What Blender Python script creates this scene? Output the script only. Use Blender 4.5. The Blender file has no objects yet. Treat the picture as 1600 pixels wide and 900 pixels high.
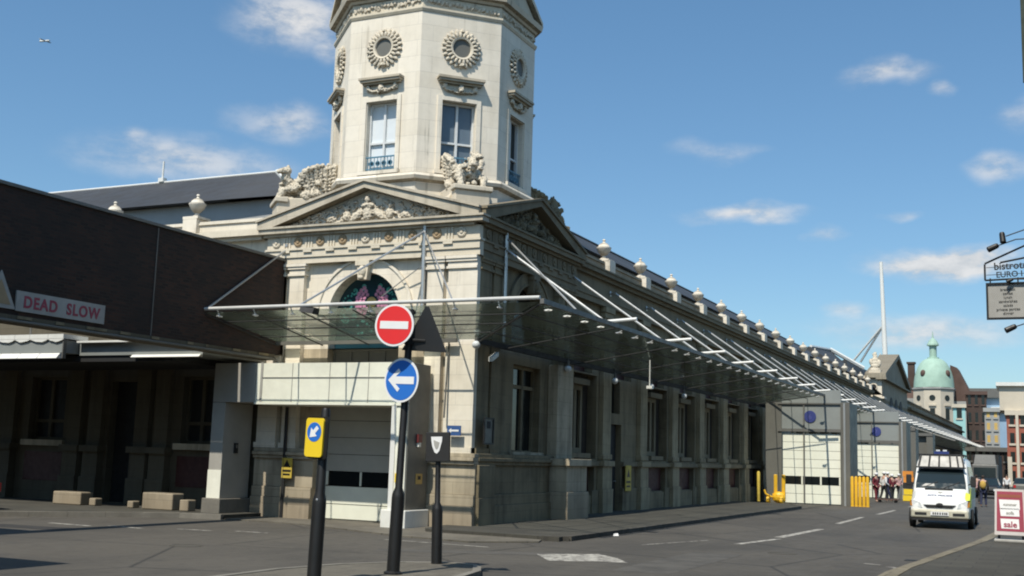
import bpy, bmesh, math, random
from mathutils import Vector, Matrix, noise
random.seed(7)
PI = math.pi
S = bpy.context.scene
COL = S.collection

# ------------------------------------------------------------------ camera
CAM = Vector((14.61, -28.34, 2.0))
f_px, pitch, roll, yaw = 1790.0, 0.14597, 0.030377, -0.44277
fw = Vector((math.sin(yaw)*math.cos(pitch), math.cos(yaw)*math.cos(pitch), math.sin(pitch)))
r0 = fw.cross(Vector((0, 0, 1))).normalized(); u0_ = r0.cross(fw)
rt = r0*math.cos(roll) + u0_*math.sin(roll); up = -r0*math.sin(roll) + u0_*math.cos(roll)
cam = bpy.data.cameras.new('camera'); co = bpy.data.objects.new('camera', cam); COL.objects.link(co)
m = Matrix((rt, up, -fw)).transposed().to_4x4(); m.translation = CAM
co.matrix_world = m
cam.sensor_width = 36; cam.lens = f_px/1600*36; cam.clip_start = .1; cam.clip_end = 6000
S.camera = co
S.view_settings.view_transform = 'Standard'; S.view_settings.look = 'None'; S.view_settings.exposure = 0
S.render.engine = 'CYCLES'
S.cycles.max_bounces = 6; S.cycles.diffuse_bounces = 3; S.cycles.glossy_bounces = 2
S.cycles.transparent_max_bounces = 24; S.cycles.use_denoising = True
S.cycles.pixel_filter_type = 'BLACKMAN_HARRIS'; S.cycles.filter_width = 2.0
S.cycles.caustics_reflective = False; S.cycles.caustics_refractive = False

# ------------------------------------------------------------------ materials
class NT:
    def __init__(s, mat):
        s.m = mat; mat.use_nodes = True; s.t = mat.node_tree; s.t.nodes.clear()
        s.out = s.t.nodes.new('ShaderNodeOutputMaterial' if isinstance(mat, bpy.types.Material) else 'ShaderNodeOutputWorld')
    def n(s, typ, **kw):
        nd = s.t.nodes.new(typ)
        for k, v in kw.items():
            if k.startswith('i_'):
                key = k[2:]; key = int(key) if key.isdigit() else key.replace('_', ' ')
                s.put(nd.inputs[key], v)
            else: setattr(nd, k, v)
        return nd
    def put(s, sock, v):
        if isinstance(v, bpy.types.NodeSocket): s.t.links.new(v, sock)
        elif isinstance(v, bpy.types.Node): s.t.links.new(v.outputs[0], sock)
        else:
            if sock.type == 'RGBA' and len(v) == 3: v = (*v, 1)
            sock.default_value = v
    def mix(s, fac, a, b, mode='MIX'):
        nd = s.n('ShaderNodeMix', data_type='RGBA', blend_type=mode)
        s.put(nd.inputs[0], fac); s.put(nd.inputs[6], a); s.put(nd.inputs[7], b)
        return nd.outputs[2]
    def math(s, op, a, b=0.0, clamp=False):
        nd = s.n('ShaderNodeMath', operation=op, use_clamp=clamp); s.put(nd.inputs[0], a); s.put(nd.inputs[1], b)
        return nd.outputs[0]
    def ramp(s, v, a, b, lo=0.0, hi=1.0, smooth=True):
        nd = s.n('ShaderNodeMapRange', interpolation_type='SMOOTHSTEP' if smooth else 'LINEAR')
        for i, x in enumerate((v, a, b, lo, hi)): s.put(nd.inputs[i], x)
        return nd.outputs[0]
    def noise(s, vec, scale, detail=4, rough=.55):
        nd = s.n('ShaderNodeTexNoise'); s.put(nd.inputs['Vector'], vec)
        nd.inputs['Scale'].default_value = scale; nd.inputs['Detail'].default_value = detail; nd.inputs['Roughness'].default_value = rough
        return nd.outputs[0]
    def vmul(s, vec, k):
        nd = s.n('ShaderNodeVectorMath', operation='MULTIPLY'); s.put(nd.inputs[0], vec); nd.inputs[1].default_value = k
        return nd.outputs[0]
    def pos(s): return s.n('ShaderNodeNewGeometry').outputs['Position']
    def obj(s): return s.n('ShaderNodeTexCoord').outputs['Object']
    def bsdf(s, col, rough=.8, bump=None, bs=.3, bd=.02, **kw):
        b = s.n('ShaderNodeBsdfPrincipled'); s.put(b.inputs['Base Color'], col); s.put(b.inputs['Roughness'], rough)
        for k, v in kw.items(): s.put(b.inputs[k.replace('_', ' ')], v)
        if bump is not None:
            bp = s.n('ShaderNodeBump'); bp.inputs['Strength'].default_value = bs; bp.inputs['Distance'].default_value = bd
            s.put(bp.inputs['Height'], bump); s.put(b.inputs['Normal'], bp.outputs[0])
        s.t.links.new(b.outputs[0], s.out.inputs[0]); return b
M = {}
def newmat(name):
    mt = bpy.data.materials.new(name); M[name] = mt; return NT(mt)

def stone(name, base, dirt, amt=.5, bw=1.1, bh=.42, joint=.5, streak=.5, low=None, rough=.85, soot=(.17, .145, .105), cav=False):
    t = newmat(name); p = t.pos()
    sx = t.n('ShaderNodeSeparateXYZ'); t.put(sx.inputs[0], p)
    u = t.math('ADD', sx.outputs[0], sx.outputs[1])
    uv = t.n('ShaderNodeCombineXYZ'); t.put(uv.inputs[0], u); t.put(uv.inputs[1], sx.outputs[2])
    br = t.n('ShaderNodeTexBrick', offset=.5); t.put(br.inputs['Vector'], uv.outputs[0])
    br.inputs['Scale'].default_value = 1; br.inputs['Brick Width'].default_value = bw; br.inputs['Row Height'].default_value = bh
    br.inputs['Mortar Size'].default_value = .007; br.inputs['Mortar Smooth'].default_value = .4
    br.inputs['Color1'].default_value = (1, 1, 1, 1); br.inputs['Color2'].default_value = (.92, .91, .89, 1); br.inputs['Mortar'].default_value = (1-joint*.6,)*3+(1,)
    n1 = t.noise(p, .9, 6, .62); n2 = t.noise(p, 7, 5, .6)
    st = t.noise(t.vmul(p, (3.2, 3.2, .28)), 1.0, 5, .6)
    d = t.ramp(t.math('ADD', t.math('MULTIPLY', n1, .55), t.math('MULTIPLY', st, streak*.9)), .32+.2*streak, .62+.28*streak)
    c = t.mix(t.math('MULTIPLY', d, amt), base, dirt)
    c = t.mix(t.ramp(n2, .38, .8, 0, .22), c, [x*.72 for x in base])
    if low is not None:   # grimy foot of the wall
        z = t.math('ADD', sx.outputs[2], t.math('MULTIPLY', n1, 1.6))
        c = t.mix(t.ramp(z, 2.6, .7, 0, .75), c, low)
    c = t.mix(1.0, c, br.outputs['Color'], 'MULTIPLY')
    gn = t.n('ShaderNodeNewGeometry'); nz = t.n('ShaderNodeSeparateXYZ'); t.put(nz.inputs[0], gn.outputs['Normal'])
    led = t.math('MULTIPLY', t.ramp(t.math('ABSOLUTE', nz.outputs[2]), .35, .9), t.ramp(n2, .25, .6, .55, 1.0))
    c = t.mix(t.math('MULTIPLY', led, .8), c, soot)
    # dark runs beginning under ledges
    runs = t.math('MULTIPLY', t.ramp(t.noise(t.vmul(p, (4.5, 4.5, .16)), 1, 4, .6), .56, .72), t.ramp(n1, .38, .6))
    c = t.mix(t.math('MULTIPLY', runs, .55), c, soot)
    if cav: c = t.mix(t.ramp(gn.outputs['Pointiness'], .50, .44, 0, .85), c, [x*.5 for x in soot])
    h = t.math('ADD', t.math('MULTIPLY', br.outputs['Fac'], -.6), t.math('MULTIPLY', n2, .5))
    t.bsdf(c, rough, h, .35, .02)
stone('light_stone', (.86, .78, .645), (.44, .375, .28), .48, joint=.42, streak=.5)
stone('tower_stone', (.86, .785, .66), (.50, .435, .335), .46, bw=1.3, bh=.5, joint=.42, streak=.5)
stone('shade_stone', (.275, .222, .135), (.065, .051, .03), .8, joint=.5, streak=.65)  # pale stone of the unlit side, grime and shade put into its colour
stone('lower_stone', (.56, .475, .345), (.15, .125, .09), .75, joint=.6, streak=.7, low=(.26, .21, .145))
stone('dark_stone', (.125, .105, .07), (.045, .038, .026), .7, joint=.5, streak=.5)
stone('carved_stone', (.70, .62, .49), (.30, .25, .18), .5, bw=9, bh=9, joint=0, streak=.3, cav=True)
stone('weathered_stone', (.58, .51, .395), (.22, .185, .135), .6, bw=1.6, bh=3, joint=.3, streak=.6)
stone('moulding_stone', (.75, .665, .52), (.32, .27, .20), .5, bw=1.6, bh=3, joint=.25, streak=.4)
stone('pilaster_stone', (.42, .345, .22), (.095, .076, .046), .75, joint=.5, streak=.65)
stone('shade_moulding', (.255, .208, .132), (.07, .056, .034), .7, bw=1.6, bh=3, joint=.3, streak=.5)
stone('parapet_stone', (.38, .335, .25), (.14, .12, .085), .7, bw=1.4, bh=3, joint=.3, streak=.6)

def plain(name, col, rough=.5, var=.18, scale=6, **kw):
    t = newmat(name); p = t.pos()
    n = t.noise(p, scale, 5, .6); g = t.noise(p, scale*.13, 3, .5)
    c = t.mix(t.ramp(t.math('ADD', t.math('MULTIPLY', n, .5), t.math('MULTIPLY', g, .5)), .3, .72), [x*(1+var*.4) for x in col], [x*(1-var) for x in col])
    b = t.bsdf(c, t.ramp(n, .2, .8, max(.03, rough-.08), min(1, rough+.1)), n, .08, .01)
    for k, v in kw.items(): t.put(b.inputs[k.replace('_', ' ')], v)
plain('black_paint', (.011, .0105, .010), .5)
plain('black_soft', (.02, .02, .02), .7)
plain('white_paint', (.78, .77, .71), .45, .14, 3)
plain('portal_paint', (.90, .885, .75), .5, .16, 2)
plain('door_white', (.88, .87, .73), .45, .08, 3)
plain('door_shade', (.47, .45, .39), .5, .1, 3)
plain('bay_grey', (.15, .145, .125), .5, .2, 2)
plain('bay_panel', (.27, .285, .27), .4, .18, 1.4)
plain('steel', (.55, .55, .53), .35, .15, 8, Metallic=.6)
plain('white_steel', (.80, .79, .74), .35, .08, 4)
plain('dull_steel', (.16, .155, .14), .5, .2, 5, Metallic=.1)
plain('dark_glass', (.012, .015, .016), .08, .2, 1)
plain('sash_white', (.72, .73, .72), .5, .1)
plain('blind_white', (.74, .78, .80), .12, .12, 1)
plain('sky_pane', (.13, .17, .21), .08, .3, 1.2)
plain('rail_blue', (.10, .24, .34), .5)
plain('slate', (.050, .049, .048), .55, .35, 2)
plain('lead_grey', (.36, .365, .36), .5, .15, 1.5)
plain('yellow_paint', (.80, .46, .025), .45, .2, 5)
plain('sign_yellow', (.86, .60, .03), .45, .06)
plain('sign_red', (.78, .03, .03), .4, .06)
plain('sign_white', (.85, .84, .82), .4, .05)
plain('sign_blue', (.03, .17, .58), .4, .06)
plain('dim_blue', (.04, .11, .30), .6, .25)
plain('faded_yellow', (.62, .45, .07), .6, .3, 5)
plain('alarm_red', (.16, .03, .03), .5)
plain('rail_white', (.62, .61, .57), .4, .15, 4)
plain('frame_grey', (.60, .55, .52), .6, .15)
plain('dark_recess', (.035, .026, .018), .9, .4, 2)
plain('navy', (.03, .05, .20), .45)
plain('roundel_blue', (.045, .06, .22), .45)
plain('maroon', (.33, .045, .075), .5, .12)
plain('brown_red', (.075, .022, .018), .6, .3)
plain('orange', (.75, .28, .04), .6)
plain('rubber', (.012, .012, .012), .8)
plain('tail_red', (.45, .02, .02), .25)
plain('chrome', (.7, .7, .7), .15, .1, Metallic=1.0)
plain('lamp_lens', (.70, .72, .72), .12, .1)
plain('amber', (.75, .30, .03), .25)
plain('skin', (.52, .32, .23), .55)
plain('cloth_white', (.76, .75, .73), .85)
plain('cloth_red', (.16, .02, .03), .85)
plain('cloth_navy', (.02, .025, .06), .85)
plain('cloth_dark', (.025, .024, .025), .85)
plain('cloth_yellow', (.52, .33, .07), .85)
plain('cloth_pink', (.62, .38, .36), .85)
plain('hair', (.03, .02, .014), .8)
plain('van_white', (.83, .83, .80), .3, .05)
plain('van_cream', (.52, .49, .38), .5, .2)
plain('fluoro', (.72, .80, .08), .4)
plain('screen_glass', (.018, .028, .032), .06, .2)
plain('copper_green', (.37, .53, .43), .7, .22, .6)
plain('turquoise', (.34, .60, .58), .7, .1, .4)
plain('pale_stone', (.60, .53, .42), .85, .15, .5)
plain('grey_render', (.36, .36, .34), .8, .15, .4)
plain('dark_brick', (.07, .045, .035), .85, .3, .6)
plain('terracotta', (.34, .11, .07), .85, .2, .6)
plain('tile_brown', (.11, .065, .05), .8, .3, .8)
plain('brass', (.60, .40, .12), .5)
plain('glass_pink', (.66, .28, .42), .35, .5, 14)
plain('glass_teal', (.10, .50, .42), .35, .5, 14)
plain('glass_dark', (.015, .05, .065), .15)
plain('rosette_brown', (.40, .29, .17), .85)
plain('glass_blue', (.30, .42, .55), .1, .2, .3)
plain('grey_sign', (.40, .385, .35), .5, .2, 4)
plain('banner_green', (.03, .045, .03), .7)

# brick
t = newmat('brick'); p = t.pos()
sx = t.n('ShaderNodeSeparateXYZ'); t.put(sx.inputs[0], p)
uv = t.n('ShaderNodeCombineXYZ'); t.put(uv.inputs[0], t.math('ADD', sx.outputs[0], sx.outputs[1])); t.put(uv.inputs[1], sx.outputs[2])
br = t.n('ShaderNodeTexBrick'); t.put(br.inputs['Vector'], uv.outputs[0]); br.inputs['Scale'].default_value = 1
br.inputs['Brick Width'].default_value = .225; br.inputs['Row Height'].default_value = .075; br.inputs['Mortar Size'].default_value = .009
br.inputs['Color1'].default_value = (.066, .028, .017, 1); br.inputs['Color2'].default_value = (.024, .014, .010, 1); br.inputs['Mortar'].default_value = (.04, .031, .025, 1)
c = t.mix(t.ramp(t.noise(p, .7, 5), .35, .7, 0, .65), br.outputs['Color'], (.02, .016, .014))
t.bsdf(c, .9, br.outputs['Fac'], -.4, .01)

# asphalt: patched, stained, polished by wheels
t = newmat('asphalt'); p = t.pos()
n1 = t.noise(p, .22, 5, .6); n2 = t.noise(p, 3.5, 5, .65); n3 = t.noise(p, 120, 2, .5); w = t.noise(t.vmul(p, (1.3, .10, 1)), 1, 4, .6)
c = t.mix(t.ramp(n1, .36, .66), (.076, .067, .053), (.046, .041, .033))
c = t.mix(t.ramp(w, .45, .7, 0, .45), c, (.088, .079, .064))
c = t.mix(t.ramp(n2, .54, .74, 0, .6), c, (.030, .028, .027))
c = t.mix(t.ramp(t.noise(p, 1.1, 3, .5), .62, .72, 0, .5), c, (.03, .028, .026))
c = t.mix(t.ramp(n3, .3, .7, 0, .32), c, (.12, .112, .10))
vo = t.n('ShaderNodeTexVoronoi', feature='DISTANCE_TO_EDGE'); t.put(vo.inputs['Vector'], t.n('ShaderNodeVectorMath', operation='ADD', i_0=p, i_1=t.n('ShaderNodeTexNoise', i_Scale=.8).outputs[1]).outputs[0]); vo.inputs['Scale'].default_value = .16
c = t.mix(t.ramp(vo.outputs[0], .0, .010, .75, 0), c, (.020, .019, .018))
t.bsdf(c, t.ramp(n2, .2, .8, .72, .95), n3, .4, .006)

def paving(name, a, b, mort, sx_=.9, sy_=.6):
    t = newmat(name); p = t.pos()
    br = t.n('ShaderNodeTexBrick', offset=.5); t.put(br.inputs['Vector'], p); br.inputs['Scale'].default_value = 1
    br.inputs['Brick Width'].default_value = sx_; br.inputs['Row Height'].default_value = sy_; br.inputs['Mortar Size'].default_value = .012
    br.inputs['Color1'].default_value = (*a, 1); br.inputs['Color2'].default_value = (*b, 1); br.inputs['Mortar'].default_value = (*mort, 1)
    n = t.noise(p, .6, 6, .65); g = t.noise(p, 9, 4)
    c = t.mix(t.ramp(n, .4, .7, 0, .75), br.outputs['Color'], [x*.5 for x in a])
    c = t.mix(t.ramp(g, .5, .8, 0, .4), c, [x*1.35 for x in a])
    t.bsdf(c, .88, br.outputs['Fac'], -.3, .008)
paving('paving', (.068, .063, .049), (.05, .046, .036), (.03, .028, .024))
paving('paving_light', (.15, .134, .105), (.115, .103, .08), (.06, .055, .047), .6, .6)
plain('kerb_stone', (.20, .185, .155), .85, .3, 3)
plain('kerb_dark', (.075, .068, .055), .9, .35, 3)
plain('portal_shade', (.40, .38, .335), .5, .16, 2)  # portal's white paint greyed, its shade put into the colour
plain('roundel_light', (.10, .11, .32), .5)
plain('kerb_yellow', (.19, .165, .115), .85, .4, 4)
# worn road paint (lets the asphalt show in the scuffs)
t = newmat('road_paint'); p = t.pos()
n = t.noise(p, 5, 6, .7)
t.bsdf(t.mix(t.ramp(n, .42, .62), (.42, .40, .35), (.11, .10, .09)), .85)

# canopy glass: clear to steep light, dull and dusty at a glance
t = newmat('canopy_glass'); p = t.pos()
lw = t.n('ShaderNodeLayerWeight', i_Blend=.5)
n = t.noise(t.vmul(p, (.8, .8, .8)), 1.0, 5, .65)
fac = t.math('ADD', t.ramp(lw.outputs['Facing'], .27, .74, .01, .80), t.math('MULTIPLY', t.math('SUBTRACT', n, .5), t.ramp(lw.outputs['Facing'], .3, .7, 0, .5)), True)
tr = t.n('ShaderNodeBsdfTransparent', i_Color=(.97, .985, .97))
gl = t.n('ShaderNodeBsdfGlossy', i_Color=(.55, .62, .58), i_Roughness=.12)
df = t.n('ShaderNodeBsdfDiffuse', i_Color=t.mix(n, (.14, .19, .165), (.29, .35, .31)))
m1 = t.n('ShaderNodeMixShader', i_0=.35); t.put(m1.inputs[1], df.outputs[0]); t.put(m1.inputs[2], gl.outputs[0])
m2 = t.n('ShaderNodeMixShader', i_0=fac); t.put(m2.inputs[1], tr.outputs[0]); t.put(m2.inputs[2], m1.outputs[0])
t.t.links.new(m2.outputs[0], t.out.inputs[0])

# ------------------------------------------------------------------ sky and sun
EL, TH = math.radians(57), math.radians(-4)
sdir = Vector((math.sin(TH)*math.cos(EL), -math.cos(TH)*math.cos(EL), math.sin(EL)))
W = bpy.data.worlds.new('World'); S.world = W
t = NT(W)
sky = t.n('ShaderNodeTexSky', sky_type='NISHITA', sun_disc=False, sun_elevation=EL, sun_rotation=PI, altitude=50, air_density=1.0, dust_density=.6, ozone_density=1.6)
dirv = t.n('ShaderNodeTexCoord').outputs['Generated']
sp = t.n('ShaderNodeSeparateXYZ'); t.put(sp.inputs[0], dirv)
az = t.math('ARCTAN2', sp.outputs[0], sp.outputs[1]); el = t.math('ARCSINE', sp.outputs[2])
ae = t.n('ShaderNodeCombineXYZ'); t.put(ae.inputs[0], az); t.put(ae.inputs[1], el)
wn = t.n('ShaderNodeTexNoise', i_Scale=16.0, i_Detail=5.0); t.put(wn.inputs['Vector'], t.vmul(ae.outputs[0], (1, 1.8, 1)))
wob = t.n('ShaderNodeVectorMath', operation='MULTIPLY_ADD'); t.put(wob.inputs[0], wn.outputs[1]); wob.inputs[1].default_value = (.05, .03, 0); wob.inputs[2].default_value = (-.025, -.015, 0)
aew = t.n('ShaderNodeVectorMath', operation='ADD'); t.put(aew.inputs[0], ae.outputs[0]); t.put(aew.inputs[1], wob.outputs[0])
fbm = t.noise(t.vmul(ae.outputs[0], (1, 2.0, 1)), 26, 7, .62)
# azimuth, elevation, half sizes (degrees), density
CL = [(-36.9, 20.9, 2.9, 1.5, .62), (-35.0, 19.7, 1.2, .7, .40), (-41.9, 13.7, 4.6, 1.2, .50), (-37.2, 15.9, 2.4, .8, .46), (-44.3, 14.6, .9, .5, .36),
      (-6.9, 18.5, 2.0, .6, .48), (-4.4, 17.6, .6, .4, .30), (-13.7, 12.1, 2.8, .45, .60), (-4.4, 9.6, 3.3, .72, 1.15), (-5.5, 6.5, 4.6, .8, .52), (-9.0, 7.4, 1.1, .45, .38),
      (-9.9, 11.1, 1.0, .35, .34), (-1.8, 13.9, 1.5, .7, .42), (-1.0, 16.2, 1.2, .7, .32), (-15.2, 15.3, 2.2, .5, .20), (-6.3, 11.9, .8, .25, .3),
      (25, 20, 7, 3, .6), (60, 14, 9, 3, .6), (120, 25, 12, 5, .6), (-90, 22, 10, 4, .6), (-140, 15, 9, 3, .6), (170, 30, 14, 6, .5)]
acc = None
for a, e, sa, se, dn in CL:
    v = t.n('ShaderNodeVectorMath', operation='SUBTRACT'); t.put(v.inputs[0], aew.outputs[0]); v.inputs[1].default_value = (math.radians(a), math.radians(e), 0)
    v2 = t.n('ShaderNodeVectorMath', operation='MULTIPLY'); t.put(v2.inputs[0], v.outputs[0]); v2.inputs[1].default_value = (1/math.radians(sa), 1/math.radians(se), 0)
    ln = t.n('ShaderNodeVectorMath', operation='LENGTH'); t.put(ln.inputs[0], v2.outputs[0])
    fall = t.ramp(ln.outputs['Value'], 1.45, .0, 0, dn*1.25)
    acc = fall if acc is None else t.math('MAXIMUM', acc, fall)
cf = t.math('MULTIPLY', acc, t.ramp(fbm, .28, .62, .25, 1.25))
cf = t.math('MINIMUM', cf, .9)
haze = t.ramp(el, math.radians(34), math.radians(0), 0, 1, False)
skyc = t.mix(1.0, sky.outputs[0], t.mix(haze, (1.10, 1.55, 1.66), (1.02, 1.24, 1.36)), 'MULTIPLY')
shade = t.ramp(fbm, .3, .7)
SKYK = .088
colr = t.mix(cf, skyc, t.mix(shade, (6.5, 6.8, 7.1), (9.4, 9.3, 9.2)))
bg = t.n('ShaderNodeBackground', i_Strength=SKYK); t.put(bg.inputs[0], colr); t.t.links.new(bg.outputs[0], t.out.inputs[0])

sl = bpy.data.lights.new('sun', 'SUN'); sl.energy = 5.0; sl.angle = math.radians(.53); sl.color = (1, .94, .83)
so = bpy.data.objects.new('sun', sl); COL.objects.link(so); so.rotation_euler = (-sdir).to_track_quat('-Z', 'Y').to_euler(); so.location = (-20, -60, 90)

# ------------------------------------------------------------------ mesh helpers
class Fr:
    """facade frame: u along the wall, d out of it, z up"""
    def __init__(s, o, u, n): s.o, s.u, s.n = Vector(o), Vector(u).normalized(), Vector(n).normalized()
    def p(s, u, d, z): return s.o + s.u*u + s.n*d + Vector((0, 0, z))
class MB:
    def __init__(s): s.bm = bmesh.new()
    def face(s, pts):
        try: return s.bm.faces.new([s.bm.verts.new(q) for q in pts])
        except ValueError: return None
    def hexa(s, q):
        vs = [s.bm.verts.new(x) for x in q]
        for i in ((0, 3, 2, 1), (4, 5, 6, 7), (0, 1, 5, 4), (1, 2, 6, 5), (2, 3, 7, 6), (3, 0, 4, 7)): s.bm.faces.new([vs[k] for k in i])
        return s
    def box(s, a, b):
        (x0, y0, z0), (x1, y1, z1) = a, b
        return s.hexa([(x0, y0, z0), (x1, y0, z0), (x1, y1, z0), (x0, y1, z0), (x0, y0, z1), (x1, y0, z1), (x1, y1, z1), (x0, y1, z1)])
    def fb(s, F, u0, u1, d0, d1, z0, z1):
        return s.hexa([F.p(u0, d0, z0), F.p(u1, d0, z0), F.p(u1, d1, z0), F.p(u0, d1, z0), F.p(u0, d0, z1), F.p(u1, d0, z1), F.p(u1, d1, z1), F.p(u0, d1, z1)])
    def prism(s, poly, vec):
        a = [s.bm.verts.new(Vector(q)) for q in poly]; b = [s.bm.verts.new(Vector(q)+Vector(vec)) for q in poly]; n = len(a)
        s.bm.faces.new(a); s.bm.faces.new(b[::-1])
        for i in range(n): s.bm.faces.new((a[i], b[i], b[(i+1) % n], a[(i+1) % n]))
        return s
    def fprism(s, F, poly, d0, d1):
        return s.prism([F.p(u, d0, z) for u, z in poly], F.n*(d1-d0))
    def tube(s, p0, p1, r, n=8, r2=None, cap=True):
        p0, p1 = Vector(p0), Vector(p1); ax = (p1-p0).normalized()
        a = ax.orthogonal().normalized(); b = ax.cross(a); r2 = r if r2 is None else r2
        A = [s.bm.verts.new(p0+(a*math.cos(2*PI*i/n)+b*math.sin(2*PI*i/n))*r) for i in range(n)]
        B = [s.bm.verts.new(p1+(a*math.cos(2*PI*i/n)+b*math.sin(2*PI*i/n))*r2) for i in range(n)]
        for i in range(n): s.bm.faces.new((A[i], A[(i+1) % n], B[(i+1) % n], B[i]))
        if cap: s.bm.faces.new(A[::-1]); s.bm.faces.new(B)
        return s
    def path(s, pts, r, n=6):
        for a, b in zip(pts, pts[1:]): s.tube(a, b, r, n)
        return s
    def lathe(s, c, prof, n=16, ax=(0, 0, 1), ph=0):
        c = Vector(c); ax = Vector(ax).normalized(); a = ax.orthogonal().normalized(); b = ax.cross(a); prev = None
        if abs(ax.z) > .99: a, b = Vector((1, 0, 0)), Vector((0, 1, 0))
        for r, h in prof:
            ring = [s.bm.verts.new(c+ax*h+(a*math.cos(2*PI*i/n+ph)+b*math.sin(2*PI*i/n+ph))*max(r, 1e-4)) for i in range(n)]
            if prev:
                for i in range(n): s.bm.faces.new((prev[i], prev[(i+1) % n], ring[(i+1) % n], ring[i]))
            else: s.bm.faces.new(ring[::-1])
            prev = ring
        s.bm.faces.new(prev); return s
    def blob(s, c, rad, rot=None, sub=2, jit=0):
        mt = Matrix.Translation(Vector(c))
        if rot is not None: mt = mt @ rot.to_4x4()
        mt = mt @ Matrix.Diagonal((*rad, 1))
        g = bmesh.ops.create_icosphere(s.bm, subdivisions=sub, radius=1, matrix=mt)
        if jit:
            for v in g['verts']: v.co += Vector([random.uniform(-jit, jit) for _ in range(3)])
        return s
    def disc(s, c, nrm, r, th, n=32, upv=(0, 0, 1)):
        nrm = Vector(nrm).normalized(); return s.lathe(Vector(c), [(r, 0), (r, th)], n, nrm)
    def build(s, name, mat, parent=None, smooth=False, bevel=0, kind=None, weld=True, local=False):
        if weld: bmesh.ops.remove_doubles(s.bm, verts=s.bm.verts, dist=1e-4)
        bmesh.ops.recalc_face_normals(s.bm, faces=s.bm.faces)
        me = bpy.data.meshes.new(name)
        o = bpy.data.objects.new(name, me); COL.objects.link(o)
        if parent is not None:
            o.parent = parent
            if not local:
                q = parent
                off = Vector((0, 0, 0))
                while q is not None: off += q.location; q = q.parent
                bmesh.ops.translate(s.bm, verts=s.bm.verts, vec=-off)
        if smooth:
            for f in s.bm.faces: f.smooth = True
        s.bm.to_mesh(me); s.bm.free()
        me.materials.append(M[mat])
        if bevel:
            b = o.modifiers.new('bevel', 'BEVEL'); b.width = bevel; b.segments = 2; b.limit_method = 'ANGLE'; b.angle_limit = math.radians(40)
        if smooth == 'auto':
            me.set_sharp_from_angle(angle=math.radians(35))
        if kind: o['kind'] = kind
        return o
def tag(o, label, cat, group=None):
    o['label'] = label; o['category'] = cat
    if group: o['group'] = group
    return o
def thing(name, label, cat, loc=(0, 0, 0), group=None):
    o = bpy.data.objects.new(name, None); COL.objects.link(o); o.location = loc; o.empty_display_size = .3
    return tag(o, label, cat, group)
def copy_tree(o, parent=None):
    c = o.copy(); COL.objects.link(c)
    if parent is not None: c.parent = parent
    for ch in o.children: copy_tree(ch, c)
    return c
_dt = bpy.data.textures.new('carving', 'CLOUDS'); _dt.noise_scale = .055; _dt.noise_depth = 2
def fused(o, vox=.035, sm=2):
    r = o.modifiers.new('remesh', 'REMESH'); r.mode = 'VOXEL'; r.voxel_size = vox; r.use_smooth_shade = True
    if sm: q = o.modifiers.new('smooth', 'SMOOTH'); q.iterations = sm; q.factor = .5
    d_ = o.modifiers.new('chisel', 'DISPLACE'); d_.texture = _dt; d_.texture_coords = 'LOCAL'; d_.strength = .075; d_.mid_level = .5
def text_mesh(name, txt, size, mat, parent, origin, ux, uz, depth=.006, align='CENTER', sx=1.0, bold=0.0, spacing=1.0):
    """flat lettering standing on a sign: origin = middle of its foot, ux reading direction, uz up"""
    cu = bpy.data.curves.new(name, 'FONT'); cu.body = txt; cu.size = size; cu.align_x = align; cu.extrude = depth/2; cu.offset = bold; cu.space_character = spacing; cu.resolution_u = 4
    tmp = bpy.data.objects.new(name+'_tmp', cu); COL.objects.link(tmp)
    me = bpy.data.meshes.new_from_object(tmp.evaluated_get(bpy.context.evaluated_depsgraph_get()))
    bpy.data.objects.remove(tmp); bpy.data.curves.remove(cu)
    ux, uz = Vector(ux).normalized(), Vector(uz).normalized(); nz = ux.cross(uz)
    off = Vector((0, 0, 0)); q = parent
    while q is not None: off += q.location; q = q.parent
    mt = Matrix((ux*sx, uz, nz)).transposed().to_4x4(); mt.translation = Vector(origin)-off
    me.transform(mt); me.name = name
    o = bpy.data.objects.new(name, me); COL.objects.link(o); o.parent = parent; me.materials.clear(); me.materials.append(M[mat]); return o
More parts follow.
